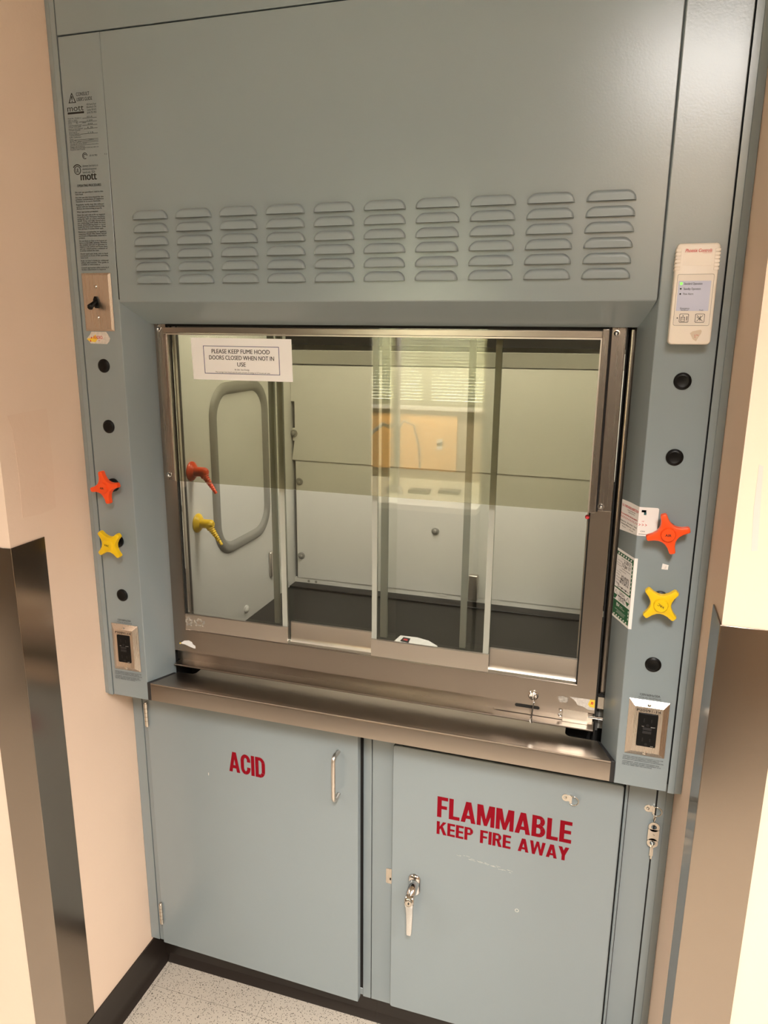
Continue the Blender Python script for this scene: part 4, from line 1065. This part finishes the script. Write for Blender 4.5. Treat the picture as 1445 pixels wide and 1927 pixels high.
# paper notice taped to the shield
bm = B(); pn = Plane((0, 0.0600, 0))
c4 = [(-0.3888, 1.6280), (-0.1620, 1.6285), (-0.1638, 1.7125), (-0.3912, 1.7132)]
slab(bm, pn, c4, 0.0003, 0.0003, 0)
def nq(u, v):   # u right, v down
    a = Vector(c4[3]).lerp(Vector(c4[2]), u); b = Vector(c4[0]).lerp(Vector(c4[1]), u); return a.lerp(b, v)
U = Vector((1, -0.002)); 
def nbar(u0, u1, v0, v1, mi): slab(bm, pn, [nq(u0, v1), nq(u1, v1), nq(u1, v0), nq(u0, v0)], 0.0002, 0.0006, mi)
nbar(0.122, 0.878, 0.186, 0.199, 1); nbar(0.122, 0.878, 0.838, 0.851, 1); nbar(0.122, 0.1275, 0.186, 0.851, 1); nbar(0.8725, 0.878, 0.186, 0.851, 1)
def ntext(s, u0, u1, v0, v1, **k):
    a = nq(u0, v0); b = nq(u1, v1); text(bm, s, pn, a.x, b.x, b.y, a.y, 0.0009, mi=2, **k)
ntext("PLEASE KEEP FUME HOOD", 0.208, 0.787, 0.262, 0.362, bold=0.012); ntext("DOORS CLOSED WHEN NOT IN", 0.178, 0.826, 0.412, 0.512, bold=0.012); ntext("USE", 0.460, 0.544, 0.566, 0.666, bold=0.012)
ntext("Be Safe. Save Energy.", 0.432, 0.580, 0.722, 0.760); ntext("The average fume hood uses the same amount of energy as 3.5 houses per year.", 0.234, 0.785, 0.790, 0.826)
tag(obj('paper_notice', bm, ['paper', 'blueink', 'ink'], loc=(-0.276, 0.0597, 1.67), smooth=0), 'white PLEASE KEEP FUME HOOD DOORS CLOSED notice on the sash glass', 'notice')

# ------------------------------------------------------------------ inside the hood
def barb(y, z, m, label):
    t = thing('hose_barb', label, 'hose barb', (-XI, y, z), 'hose barbs inside the hood')
    bm = B(); lathe(bm, (-XI + 0.0003, y, z), (1, 0, 0), [(0, 0.0235), (0.002, 0.0232), (0.008, 0.017), (0.011, 0.0125)], 28); obj('flange', bm, m, t)
    bm = B(); lathe(bm, (-XI + 0.010, y, z), (1, 0, 0), [(0, 0.0112), (0.024, 0.0112), (0.029, 0.0100), (0.033, 0.0065), (0.034, 0)], 24); obj('body', bm, m, t)
    bm = B(); d = Vector((0.60, -0.04, -0.80)).normalized(); p0 = Vector((-XI + 0.030, y, z - 0.002)); prof = [(0, 0.0098), (0.012, 0.0094)]
    for k in range(8): prof += [(0.0125 + k * 0.0055, 0.0066 - 0.00048 * k), (0.0172 + k * 0.0055, 0.0078 - 0.00055 * k)]
    prof += [(0.058, 0.0032), (0.0581, 0)]
    lathe(bm, p0, d, prof, 18); obj('nozzle', bm, m, t)
barb(0.173, 1.4055, 'orange', 'orange hose barb on the left inner wall of the fume hood')
barb(0.188, 1.2760, 'yellow', 'yellow hose barb on the left inner wall of the fume hood')
bm = B()
ppts = [(-0.046, 0.385), (-0.0375, 0.441), (0.0105, 0.4355), (0.045, 0.420), (0.0720, 0.4060), (0.074, 0.37), (0.02, 0.34)]
zs = [0, 0.001, 0.004, 0.006, 0.001, 0, 0.001]
bot = [bm.verts.new((a, b, ZI + 0.0006 + z)) for (a, b), z in zip(ppts, zs)]; topv = [bm.verts.new((a, b, ZI + 0.0012 + z)) for (a, b), z in zip(ppts, zs)]
cb = bm.verts.new((0.018, 0.395, ZI + 0.0016)); ct = bm.verts.new((0.018, 0.395, ZI + 0.0022)); nn = len(ppts)
for i in range(nn):
    j = (i + 1) % nn
    bm.faces.new([bot[j], bot[i], cb]); bm.faces.new([topv[i], topv[j], ct]); bm.faces.new([bot[i], bot[j], topv[j], topv[i]])
bmesh.ops.recalc_face_normals(bm, faces=bm.faces)
pf = Plane((0, 0, ZI + 0.0030), (1, 0, 0), (0, 1, 0))
slab(bm, pf, [(-0.028, 0.405), (-0.004, 0.400), (-0.006, 0.427), (-0.026, 0.430)], 0.0003, 0, 1)
slab(bm, pf, [(-0.022, 0.412), (-0.010, 0.409), (-0.011, 0.419), (-0.021, 0.421)], 0.0003, 0.0004, 2)
tag(obj('paper_scrap', bm, ['paper', 'ink', 'redink'], loc=(0.015, 0.4, ZI), smooth=0), 'crumpled white paper scrap with a red and black mark on the black work surface', 'paper scrap')

# ------------------------------------------------------------------ base cabinets
YC, ZC0, ZC1 = 0.100, 0.1145, 0.8945
def pull_bar(bm, x, z0, z1, y0, y1, r=0.0046):
    pts = [(x, y0, z1 - 0.004), (x, y1 + 0.014, z1 - 0.002)]
    for k in range(5):
        a = math.radians(90 * k / 4); pts.append((x, y1 + 0.012 - 0.012 * math.sin(a), z1 - 0.014 + 0.012 * math.cos(a)))
    for k in range(5):
        a = math.radians(90 * k / 4); pts.append((x, y1 + 0.012 - 0.012 * math.cos(a), z0 + 0.014 - 0.012 * math.sin(a)))
    pts += [(x, y1 + 0.014, z0 + 0.002), (x, y0, z0 + 0.004)]
    tube(bm, pts, r, 14)

acid = thing('acid_cabinet', 'blue grey base cabinet lettered ACID in red under the left half of the hood', 'cabinet', (-0.3, 0.1, 0))
bm = B()
box(bm, -0.6075, -0.5950, YC, 0.70, ZC0, ZC1); box(bm, -0.0245, -0.0042, YC, 0.70, ZC0, ZC1)
box(bm, -0.5895, -0.0245, YC + 0.004, 0.12, ZC0, ZC0 + 0.02); box(bm, -0.5895, -0.0245, YC + 0.004, 0.12, ZC1 - 0.03, ZC1)
obj('frame', bm, 'paint', acid, bevel=0.0012)
bm = B(); box(bm, -0.5890, -0.0250, 0.105, 0.69, ZC0 + 0.002, ZC1 - 0.035); box(bm, -0.0042, -0.0031, 0.103, 0.69, ZC0 + 0.01, ZC1); box(bm, -0.6100, -0.6070, 0.104, 0.69, ZC0 + 0.01, ZC1); obj('interior', bm, 'dark', acid)
boxobj('filler_strip', (-0.6362, -0.6096, YC, 0.14, ZC0 - 0.002, ZC1), 'paint', acid, bevel=0.0008)
bm = B(); box(bm, -0.6366, -0.0032, 0.150, 0.60, 0.0003, 0.1143)
prism(bm, [(-0.6162, 0.150, 0), (-0.6162, 0.150, 0.02), (-0.6162, 0.140, 0.003), (-0.6162, 0.138, 0.0003)], (0.6130, 0, 0)); obj('toe_kick', bm, 'rubber', acid)
# door stands a little ajar: hinged on its left edge
ajar = Matrix.Translation((-0.5835, 0.08, 0)) @ Matrix.Rotation(math.radians(-1.25), 4, 'Z') @ Matrix.Translation((0.5835, -0.08, 0))
DX0, DX1, DZ0, DZ1 = -0.5830, -0.0262, 0.1290, 0.8850
def door_xf(bm): bmesh.ops.transform(bm, matrix=ajar, verts=bm.verts)
bm = B(); box(bm, DX0, DX1, 0.080, 0.0985, DZ0, DZ1); door_xf(bm); adoor = obj('door', bm, 'paint', acid, bevel=0.0016, segs=3)
bm = B(); pull_bar(bm, -0.0735, 0.6950, 0.8115, 0.0802, 0.050); door_xf(bm); obj('door_handle', bm, 'alum', adoor, smooth=60)
bm = B(); block_text(bm, "ACID", Plane((0, 0.080, 0)), -0.3565, -0.2600, 0.6975, 0.7510); door_xf(bm); obj('lettering', bm, 'red', adoor, smooth=0)
bm = B(); slab(bm, Plane((0, 0.080, 0)), [(-0.4160, 0.6730), (-0.4146, 0.6720), (-0.4144, 0.6790), (-0.4158, 0.6800)], 0.0002, 0.0001); door_xf(bm); obj('paint_chip', bm, 'chip', adoor, smooth=0)
for z0 in (0.7780, 0.1960):
    bm = B(); z = z0
    for k in range(5):
        hgt = 0.0110 if k not in (0, 4) else 0.0135; cyl(bm, (-0.5805, 0.0755, z + 0.0004), (-0.5805, 0.0755, z + hgt - 0.0004), 0.0047, seg=14); z += hgt
    cyl(bm, (-0.5805, 0.0755, z0 - 0.003), (-0.5805, 0.0755, z + 0.003), 0.0034, seg=12)
    obj('hinge', bm, 'nickel', acid)

flam = thing('flammable_cabinet', 'blue grey base cabinet lettered FLAMMABLE KEEP FIRE AWAY under the right half of the hood', 'cabinet', (0.3, 0.1, 0))
bm = B()
box(bm, -0.0028, 0.0700, YC, 0.70, ZC0, ZC1); box(bm, 0.5430, 0.6035, YC, 0.70, ZC0, ZC1)
box(bm, 0.0700, 0.5430, YC, 0.14, ZC0, ZC0 + 0.05); box(bm, 0.0700, 0.5430, YC, 0.14, ZC1 - 0.04, ZC1)
obj('frame', bm, 'paint', flam, bevel=0.0012)
bm = B(); box(bm, 0.07, 0.543, 0.112, 0.69, ZC0 + 0.01, ZC1 - 0.01); box(bm, 0.6035, 0.6062, 0.103, 0.69, ZC0 + 0.01, ZC1); box(bm, 0.0545, 0.541, 0.088, 0.0998, 0.846, ZC1 - 0.002); obj('interior', bm, 'dark', flam)
bm = B()
pts = [(0.6062, YC), (0.6210, YC), (0.6216, YC + 0.0012), (0.6222, YC + 0.0006), (0.6362, YC + 0.005), (0.6362, 0.14), (0.6062, 0.14)]
prism(bm, [(a, b, ZC0 - 0.002) for a, b in pts], (0, 0, ZC1 - ZC0)); obj('filler_strip', bm, 'paint', flam, smooth=10)
bm = B(); box(bm, -0.003, 0.6366, 0.150, 0.60, 0.0003, 0.1143)
prism(bm, [(-0.003, 0.150, 0), (-0.003, 0.150, 0.02), (-0.003, 0.140, 0.003), (-0.003, 0.138, 0.0003)], (0.6192, 0, 0)); obj('toe_kick', bm, 'rubber', flam)
YD = 0.075
FX0, FX1, FZ0, FZ1 = 0.0530, 0.5395, 0.1365, 0.8452
bm = B(); pl = Plane((0, YD, 0))
pts = [((FX0 + FX1) / 2 + a, (FZ0 + FZ1) / 2 + b) for a, b in rrect(FX1 - FX0, FZ1 - FZ0, 0.006, 4)]
prism(bm, [(a, YD, b) for a, b in pts], (0, 0.020, 0)); fdoor = obj('door', bm, 'paint', flam, bevel=0.0022, segs=3)
bm = B()
block_text(bm, "FLAMMABLE", pl, 0.1565, 0.4450, 0.6880, 0.7395); block_text(bm, "KEEP FIRE AWAY", pl, 0.1565, 0.4425, 0.6445, 0.6770, space=0.42)
obj('lettering', bm, 'red', fdoor, smooth=0)
bm = B()
for k in range(26):
    a = 0.205 + 0.0047 * k + random.uniform(-0.004, 0.004); z = 0.6030 - 0.00062 * k + random.uniform(-0.0035, 0.0035); ln = random.uniform(0.003, 0.012); th = random.uniform(0.0002, 0.0005)
    slab(bm, pl, [(a, z), (a + ln, z - 0.16 * ln), (a + ln, z - 0.16 * ln + th), (a, z + th)], 0.0002, 0.0001)
for k in range(7):
    a0 = 0.2 + 2 * PI * k / 7; slab(bm, pl, [(0.3420 + 0.0044 * math.cos(a0), 0.4930 + 0.0044 * math.sin(a0)), (0.3420 + 0.0044 * math.cos(a0 + 0.7), 0.4930 + 0.0044 * math.sin(a0 + 0.7)), (0.3420 + 0.0032 * math.cos(a0 + 0.7), 0.4930 + 0.0032 * math.sin(a0 + 0.7)), (0.3420 + 0.0032 * math.cos(a0), 0.4930 + 0.0032 * math.sin(a0))], 0.0002, 0.0001)
obj('scuff_mark', bm, 'chip', fdoor, smooth=0)
# continuous hinge
bm = B(); z = FZ0 - 0.01
while z < 0.868:
    cyl(bm, (0.5453, 0.0845, z), (0.5453, 0.0845, z + 0.0196), 0.0032, seg=12); z += 0.020
obj('hinge', bm, 'paint_smooth', flam)
bm = B(); box(bm, 0.5405, 0.5500, 0.094, 0.0999, FZ0 - 0.012, 0.893); obj('hinge_gap', bm, 'dark', flam)
# strike plate on the frame
bm = B(); pk = Plane((0, YC, 0)); slab(bm, pk, [(a + 0.0460, b + 0.4840) for a, b in rrect(0.026, 0.040, 0.003)], 0.001, 0.0, 0); slab(bm, pk, rect(0.0420, 0.0455, 0.4740, 0.4800), 0.0003, 0.001, 1)
obj('strike_plate', bm, ['plate', 'dark'], flam)
# locking latch handle: oval base plate, neck, drop lever with a keyed end
cx, cz = 0.1085, 0.4990
bm = B()
rings = []
for d, ins in ((0.0, 0.0), (0.002, 0.0), (0.0055, 0.0026), (0.007, 0.0050)):
    rings.append([pl.p(cx + a, cz + b, d) for a, b in rrect(0.0300 - 2 * ins, 0.0580 - 2 * ins, 0.0149 - ins, 8)])
loft(bm, rings); latch = obj('latch_handle', bm, 'chrome', fdoor, smooth=40)
bm = B(); tube(bm, [(cx, YD - 0.004, cz + 0.006), (cx, YD - 0.016, cz + 0.0035), (cx - 0.0008, YD - 0.027, cz - 0.0035), (cx - 0.0012, YD - 0.034, cz - 0.013)], [0.0125, 0.0118, 0.0112, 0.0100], 20)
obj('neck', bm, 'chrome', latch, smooth=60)
bm = B()
secs = [(cz + 0.000, -0.0330, 0.0085, 0.004), (cz - 0.008, -0.0385, 0.0108, 0.006), (cz - 0.020, -0.0400, 0.0108, 0.0062), (cz - 0.030, -0.0385, 0.0095, 0.0055), (cz - 0.050, -0.0350, 0.0085, 0.0050), (cz - 0.080, -0.0345, 0.0072, 0.0045), (cz - 0.098, -0.0370, 0.0066, 0.0042), (cz - 0.104, -0.0385, 0.0052, 0.003)]
rings = []
for z, y, hw, ht in secs:
    rings.append([Vector((cx - 0.0012 + a, YD + y + b, z)) for a, b in rrect(2 * hw, 2 * ht, min(hw, ht) * 0.7, 4)])
loft(bm, rings); obj('lever', bm, 'chrome', latch, smooth=50)
bm = B(); lathe(bm, (cx - 0.0012, YD - 0.0455, cz - 0.0140), (0, -1, 0.12), [(0, 0.0086), (0.0014, 0.0084), (0.0018, 0.0072), (0.0012, 0.0068), (0.0012, 0)], 24, 0)
pk2 = Plane((cx - 0.0012, YD - 0.0470, cz - 0.0140)); slab(bm, pk2, [(0.0018 * math.cos(2 * PI * k / 10), 0.0018 * math.sin(2 * PI * k / 10)) for k in range(10)], 0.0004, 0.0, 1); slab(bm, pk2, rect(-0.0006, 0.0006, -0.0030, 0.0030), 0.0005, 0.0, 1)
obj('keyhole', bm, ['nickel', 'dark'], latch)

# D-ring clips
def dring(bm, x, y, z, ring=True):
    p = Plane((x, y, z))
    slab(bm, p, [(0.0080 * math.cos(a), 0.0080 * math.sin(a)) for a in [math.radians(60 + 240 * k / 12) for k in range(13)]] + [(0.009, -0.0075), (0.009, 0.0075)], 0.0016, 0.0)
    slab(bm, p, rect(0.008, 0.0125, -0.0095, 0.0085), 0.0050, 0.0)
    lathe(bm, p.p(-0.001, 0, 0.0016), (0, -1, 0), [(0, 0.0030), (0.001, 0.0028), (0.0018, 0.0014), (0.0019, 0)], 12)
    pts = [p.p(0.0105, 0.0075, 0.0055)]
    for k in range(9):
        a = math.radians(80 - 160 * k / 8); pts.append(p.p(0.0130 + 0.0130 * math.cos(a), -0.001 + 0.0105 * math.sin(a), 0.0065))
    pts += [p.p(0.0105, -0.0100, 0.0055)]
    tube(bm, pts, 0.0011, 8)
bm = B(); dring(bm, 0.4275, YD, 0.7950); obj('ring_bracket', bm, 'nickel', fdoor, smooth=50)
bm = B(); dring(bm, 0.5905, YC, 0.7890); obj('ring_bracket', bm, 'nickel', flam, smooth=50)
# hanging fusible link
t = thing('fusible_link', 'small metal link with two holes hanging from the ring bracket right of the hinge', 'metal link', (0.6045, YC - 0.006, 0.78))
xl, yl = 0.6040, YC - 0.0060
bm = B(); tube(bm, [(xl - 0.001, yl - 0.0008, 0.7800), (xl + 0.0016, yl - 0.003, 0.7740), (xl, yl - 0.001, 0.7650), (xl - 0.0016, yl + 0.001, 0.7720)], 0.0011, 8, closed=True); obj('hook', bm, 'nickel', t)
bm = B()
pl2 = Plane((xl, yl, 0)); zc = 0.7340
outl = rrect(0.0215, 0.0560, 0.0095, 8)
def ringface(bm, outer, holes):
    # plate built from a left and right half around two square-ish holes
    pass
for s in (0,):
    slab(bm, pl2, [(a + 0.0005, b + zc) for a, b in rrect(0.0215, 0.0255, 0.001, 2)], 0.0022)
    for sg in (1, -1):
        n = 20; rr_o, rr_i = 0.01075, 0.0052; cz_ = zc + sg * 0.0185
        for k in range(n):
            a = 2 * PI * k / n; b = 2 * PI * (k + 1) / n
            slab(bm, pl2, [(0.0005 + rr_o * math.cos(a), cz_ + rr_o * math.sin(a)), (0.0005 + rr_o * math.cos(b), cz_ + rr_o * math.sin(b)), (0.0005 + rr_i * math.cos(b), cz_ + rr_i * math.sin(b)), (0.0005 + rr_i * math.cos(a), cz_ + rr_i * math.sin(a))], 0.0022)
    lathe(bm, pl2.p(0.001, zc, 0.0022), (0, -1, 0), [(0, 0.0022), (0.0008, 0.0015), (0.0009, 0)], 10)
obj('link_plate', bm, 'nickel', t)
bm = B(); slab(bm, pl2, [(-0.0030, 0.7075), (0.0030, 0.7075), (0.0036, 0.6860), (0.0020, 0.6850), (0.0020, 0.6780), (-0.0010, 0.6780), (-0.0012, 0.6850), (-0.0034, 0.6860)], 0.0024, 0.001)
tube(bm, [(xl, yl - 0.0035, 0.7050), (xl + 0.001, yl - 0.0035, 0.7120), (xl, yl + 0.0005, 0.7160)], 0.0016, 8); obj('tab', bm, 'nickel', t)

# ------------------------------------------------------------------ what the sash glass mirrors: the bench under the window opposite
t = thing('lab_bench', 'pale lab bench under the window mirrored in the sash glass', 'bench', (-0.37, -2.2, 0))
boxobj('worktop', (-0.90, -0.13, YB + 0.002, -1.88, 0.88, 0.91), 'bench', t, bevel=0.003)
boxobj('base', (-0.89, -0.14, YB + 0.002, -1.91, 0, 0.88), 'cabgrey', t)
t = thing('reflection_block', 'tall dark grey box added right of the bench to darken the sash glass reflection', 'cabinet', (0.4, -2.13, 0))  # added to keep the reflection right of the bench dark
boxobj('body', (-0.125, 0.95, YB + 0.002, -1.95, 0.0, 1.95), 'cabgrey', t)
for (a, b) in ((-0.121, 0.411), (0.415, 0.946)): boxobj('door', (a, b, -1.9495, -1.93, 0.05, 1.93), 'cabgrey', t)
t = thing('reflection_screen', 'dark partition screen added to cut off the left of the bench reflection', 'blocker', (-1.45, -1.80, 0))  # unseen blocker, added to end the mirrored bench on its left
boxobj('panel', (-2.3, -0.617, -1.82, -1.79, 0.06, 2.1), 'cabgrey', t, bevel=0.004)
for xx in (-2.2, -0.70): boxobj('foot', (xx, xx + 0.05, -1.95 if xx < -1.0 else -1.87, -1.66, 0.0, 0.06), 'cabgrey', t)
bm = B(); box(bm, -0.95, -0.365, YB + 0.001, YB + 0.013, 0.965, 1.275); tag(obj('pin_board', bm, 'cork', loc=(-0.64, YB, 0.955)), 'tan pin board on the wall over the bench mirrored in the sash glass', 'pin board')
bm = B()
for cz in (1.125, 1.105):
    box(bm, -0.475, -0.445, YB + 0.0132, YB + 0.017, cz - 0.02, cz + 0.02)
tag(obj('socket_plate', bm, 'lampframe', loc=(-0.46, YB, 1.11)), 'white socket plate on the tan pin board mirrored in the sash glass', 'outlet')
t = thing('window_blind', 'pale slatted blind over the window mirrored in the sash glass', 'blind', (-0.565, YB + 0.02, 1.32))
bm = B()
for k in range(56):
    z = 1.325 + 0.0170 * k
    prism(bm, [(WX0 + 0.01, YB + 0.012, z), (WX0 + 0.01, YB + 0.024, z + 0.017), (WX0 + 0.01, YB + 0.0245, z + 0.0165), (WX0 + 0.01, YB + 0.0125, z - 0.0005)], (WX1 - WX0 - 0.02, 0, 0))
obj('slats', bm, 'slat', t, smooth=0)
boxobj('bottom_rail', (WX0 + 0.01, WX1 - 0.01, YB + 0.010, YB + 0.03, 1.305, 1.322), 'lampframe', t)
boxobj('head_rail', (WX0 + 0.01, WX1 - 0.01, YB + 0.005, YB + 0.04, 2.27, 2.31), 'lampframe', t)
t = thing('service_column', 'white upright service column with curved spouts on the bench mirrored in the sash glass', 'faucet', (-0.60, -2.15, 0.91))
bm = B(); lathe(bm, (-0.60, -2.15, 0.9102), (0, 0, 1), [(0, 0.045), (0.03, 0.040), (0.05, 0.024), (0.9, 0.024), (0.91, 0)], 16); obj('column', bm, 'lampframe', t)
bm = B(); tube(bm, [(-0.60, -2.15, 1.22), (-0.55, -2.13, 1.29), (-0.49, -2.10, 1.27), (-0.455, -2.08, 1.16), (-0.45, -2.08, 1.06)], 0.006, 8); obj('spout', bm, 'lampframe', t)
bm = B(); tube(bm, [(-0.60, -2.15, 1.24), (-0.66, -2.12, 1.27), (-0.73, -2.06, 1.20)], 0.010, 8); obj('spout', bm, 'lampframe', t)
for k, (a, b) in enumerate(((-0.48, -2.20), (-0.33, -2.24))):
    bm = B(); box(bm, a - 0.055, a + 0.055, b - 0.03, b + 0.03, 0.9102, 0.9302); tag(obj('tray', bm, 'cabgrey', bevel=0.004, loc=(a, b, 0.91)), ['dark tray in the middle of the bench mirrored in the sash glass', 'dark tray at the right end of the bench mirrored in the sash glass'][k], 'tray', 'trays on the bench')
t = thing('bench_fill', 'added fill lamp over the bench, brightening what the sash glass mirrors', 'lamp', (-0.55, -2.35, 1.98))  # unseen fill added to brighten the mirrored bench and pin board
boxobj('housing', (-0.85, -0.25, YB + 0.05, -2.10, 1.975, 2.02), 'cabgrey', t, bevel=0.004)
li = bpy.data.lights.new('bench_fill_light', 'AREA'); li.shape = 'RECTANGLE'; li.size = 0.56; li.size_y = 0.30
li.energy = 60.0; li.color = (1.0, 0.93, 0.78); li.spread = math.radians(130)
lo = bpy.data.objects.new('bench_fill_light', li); COL.objects.link(lo); lo.parent = t; lo.location = (0, 0.05, -0.010); lo.rotation_euler = (math.radians(-14), 0, 0)
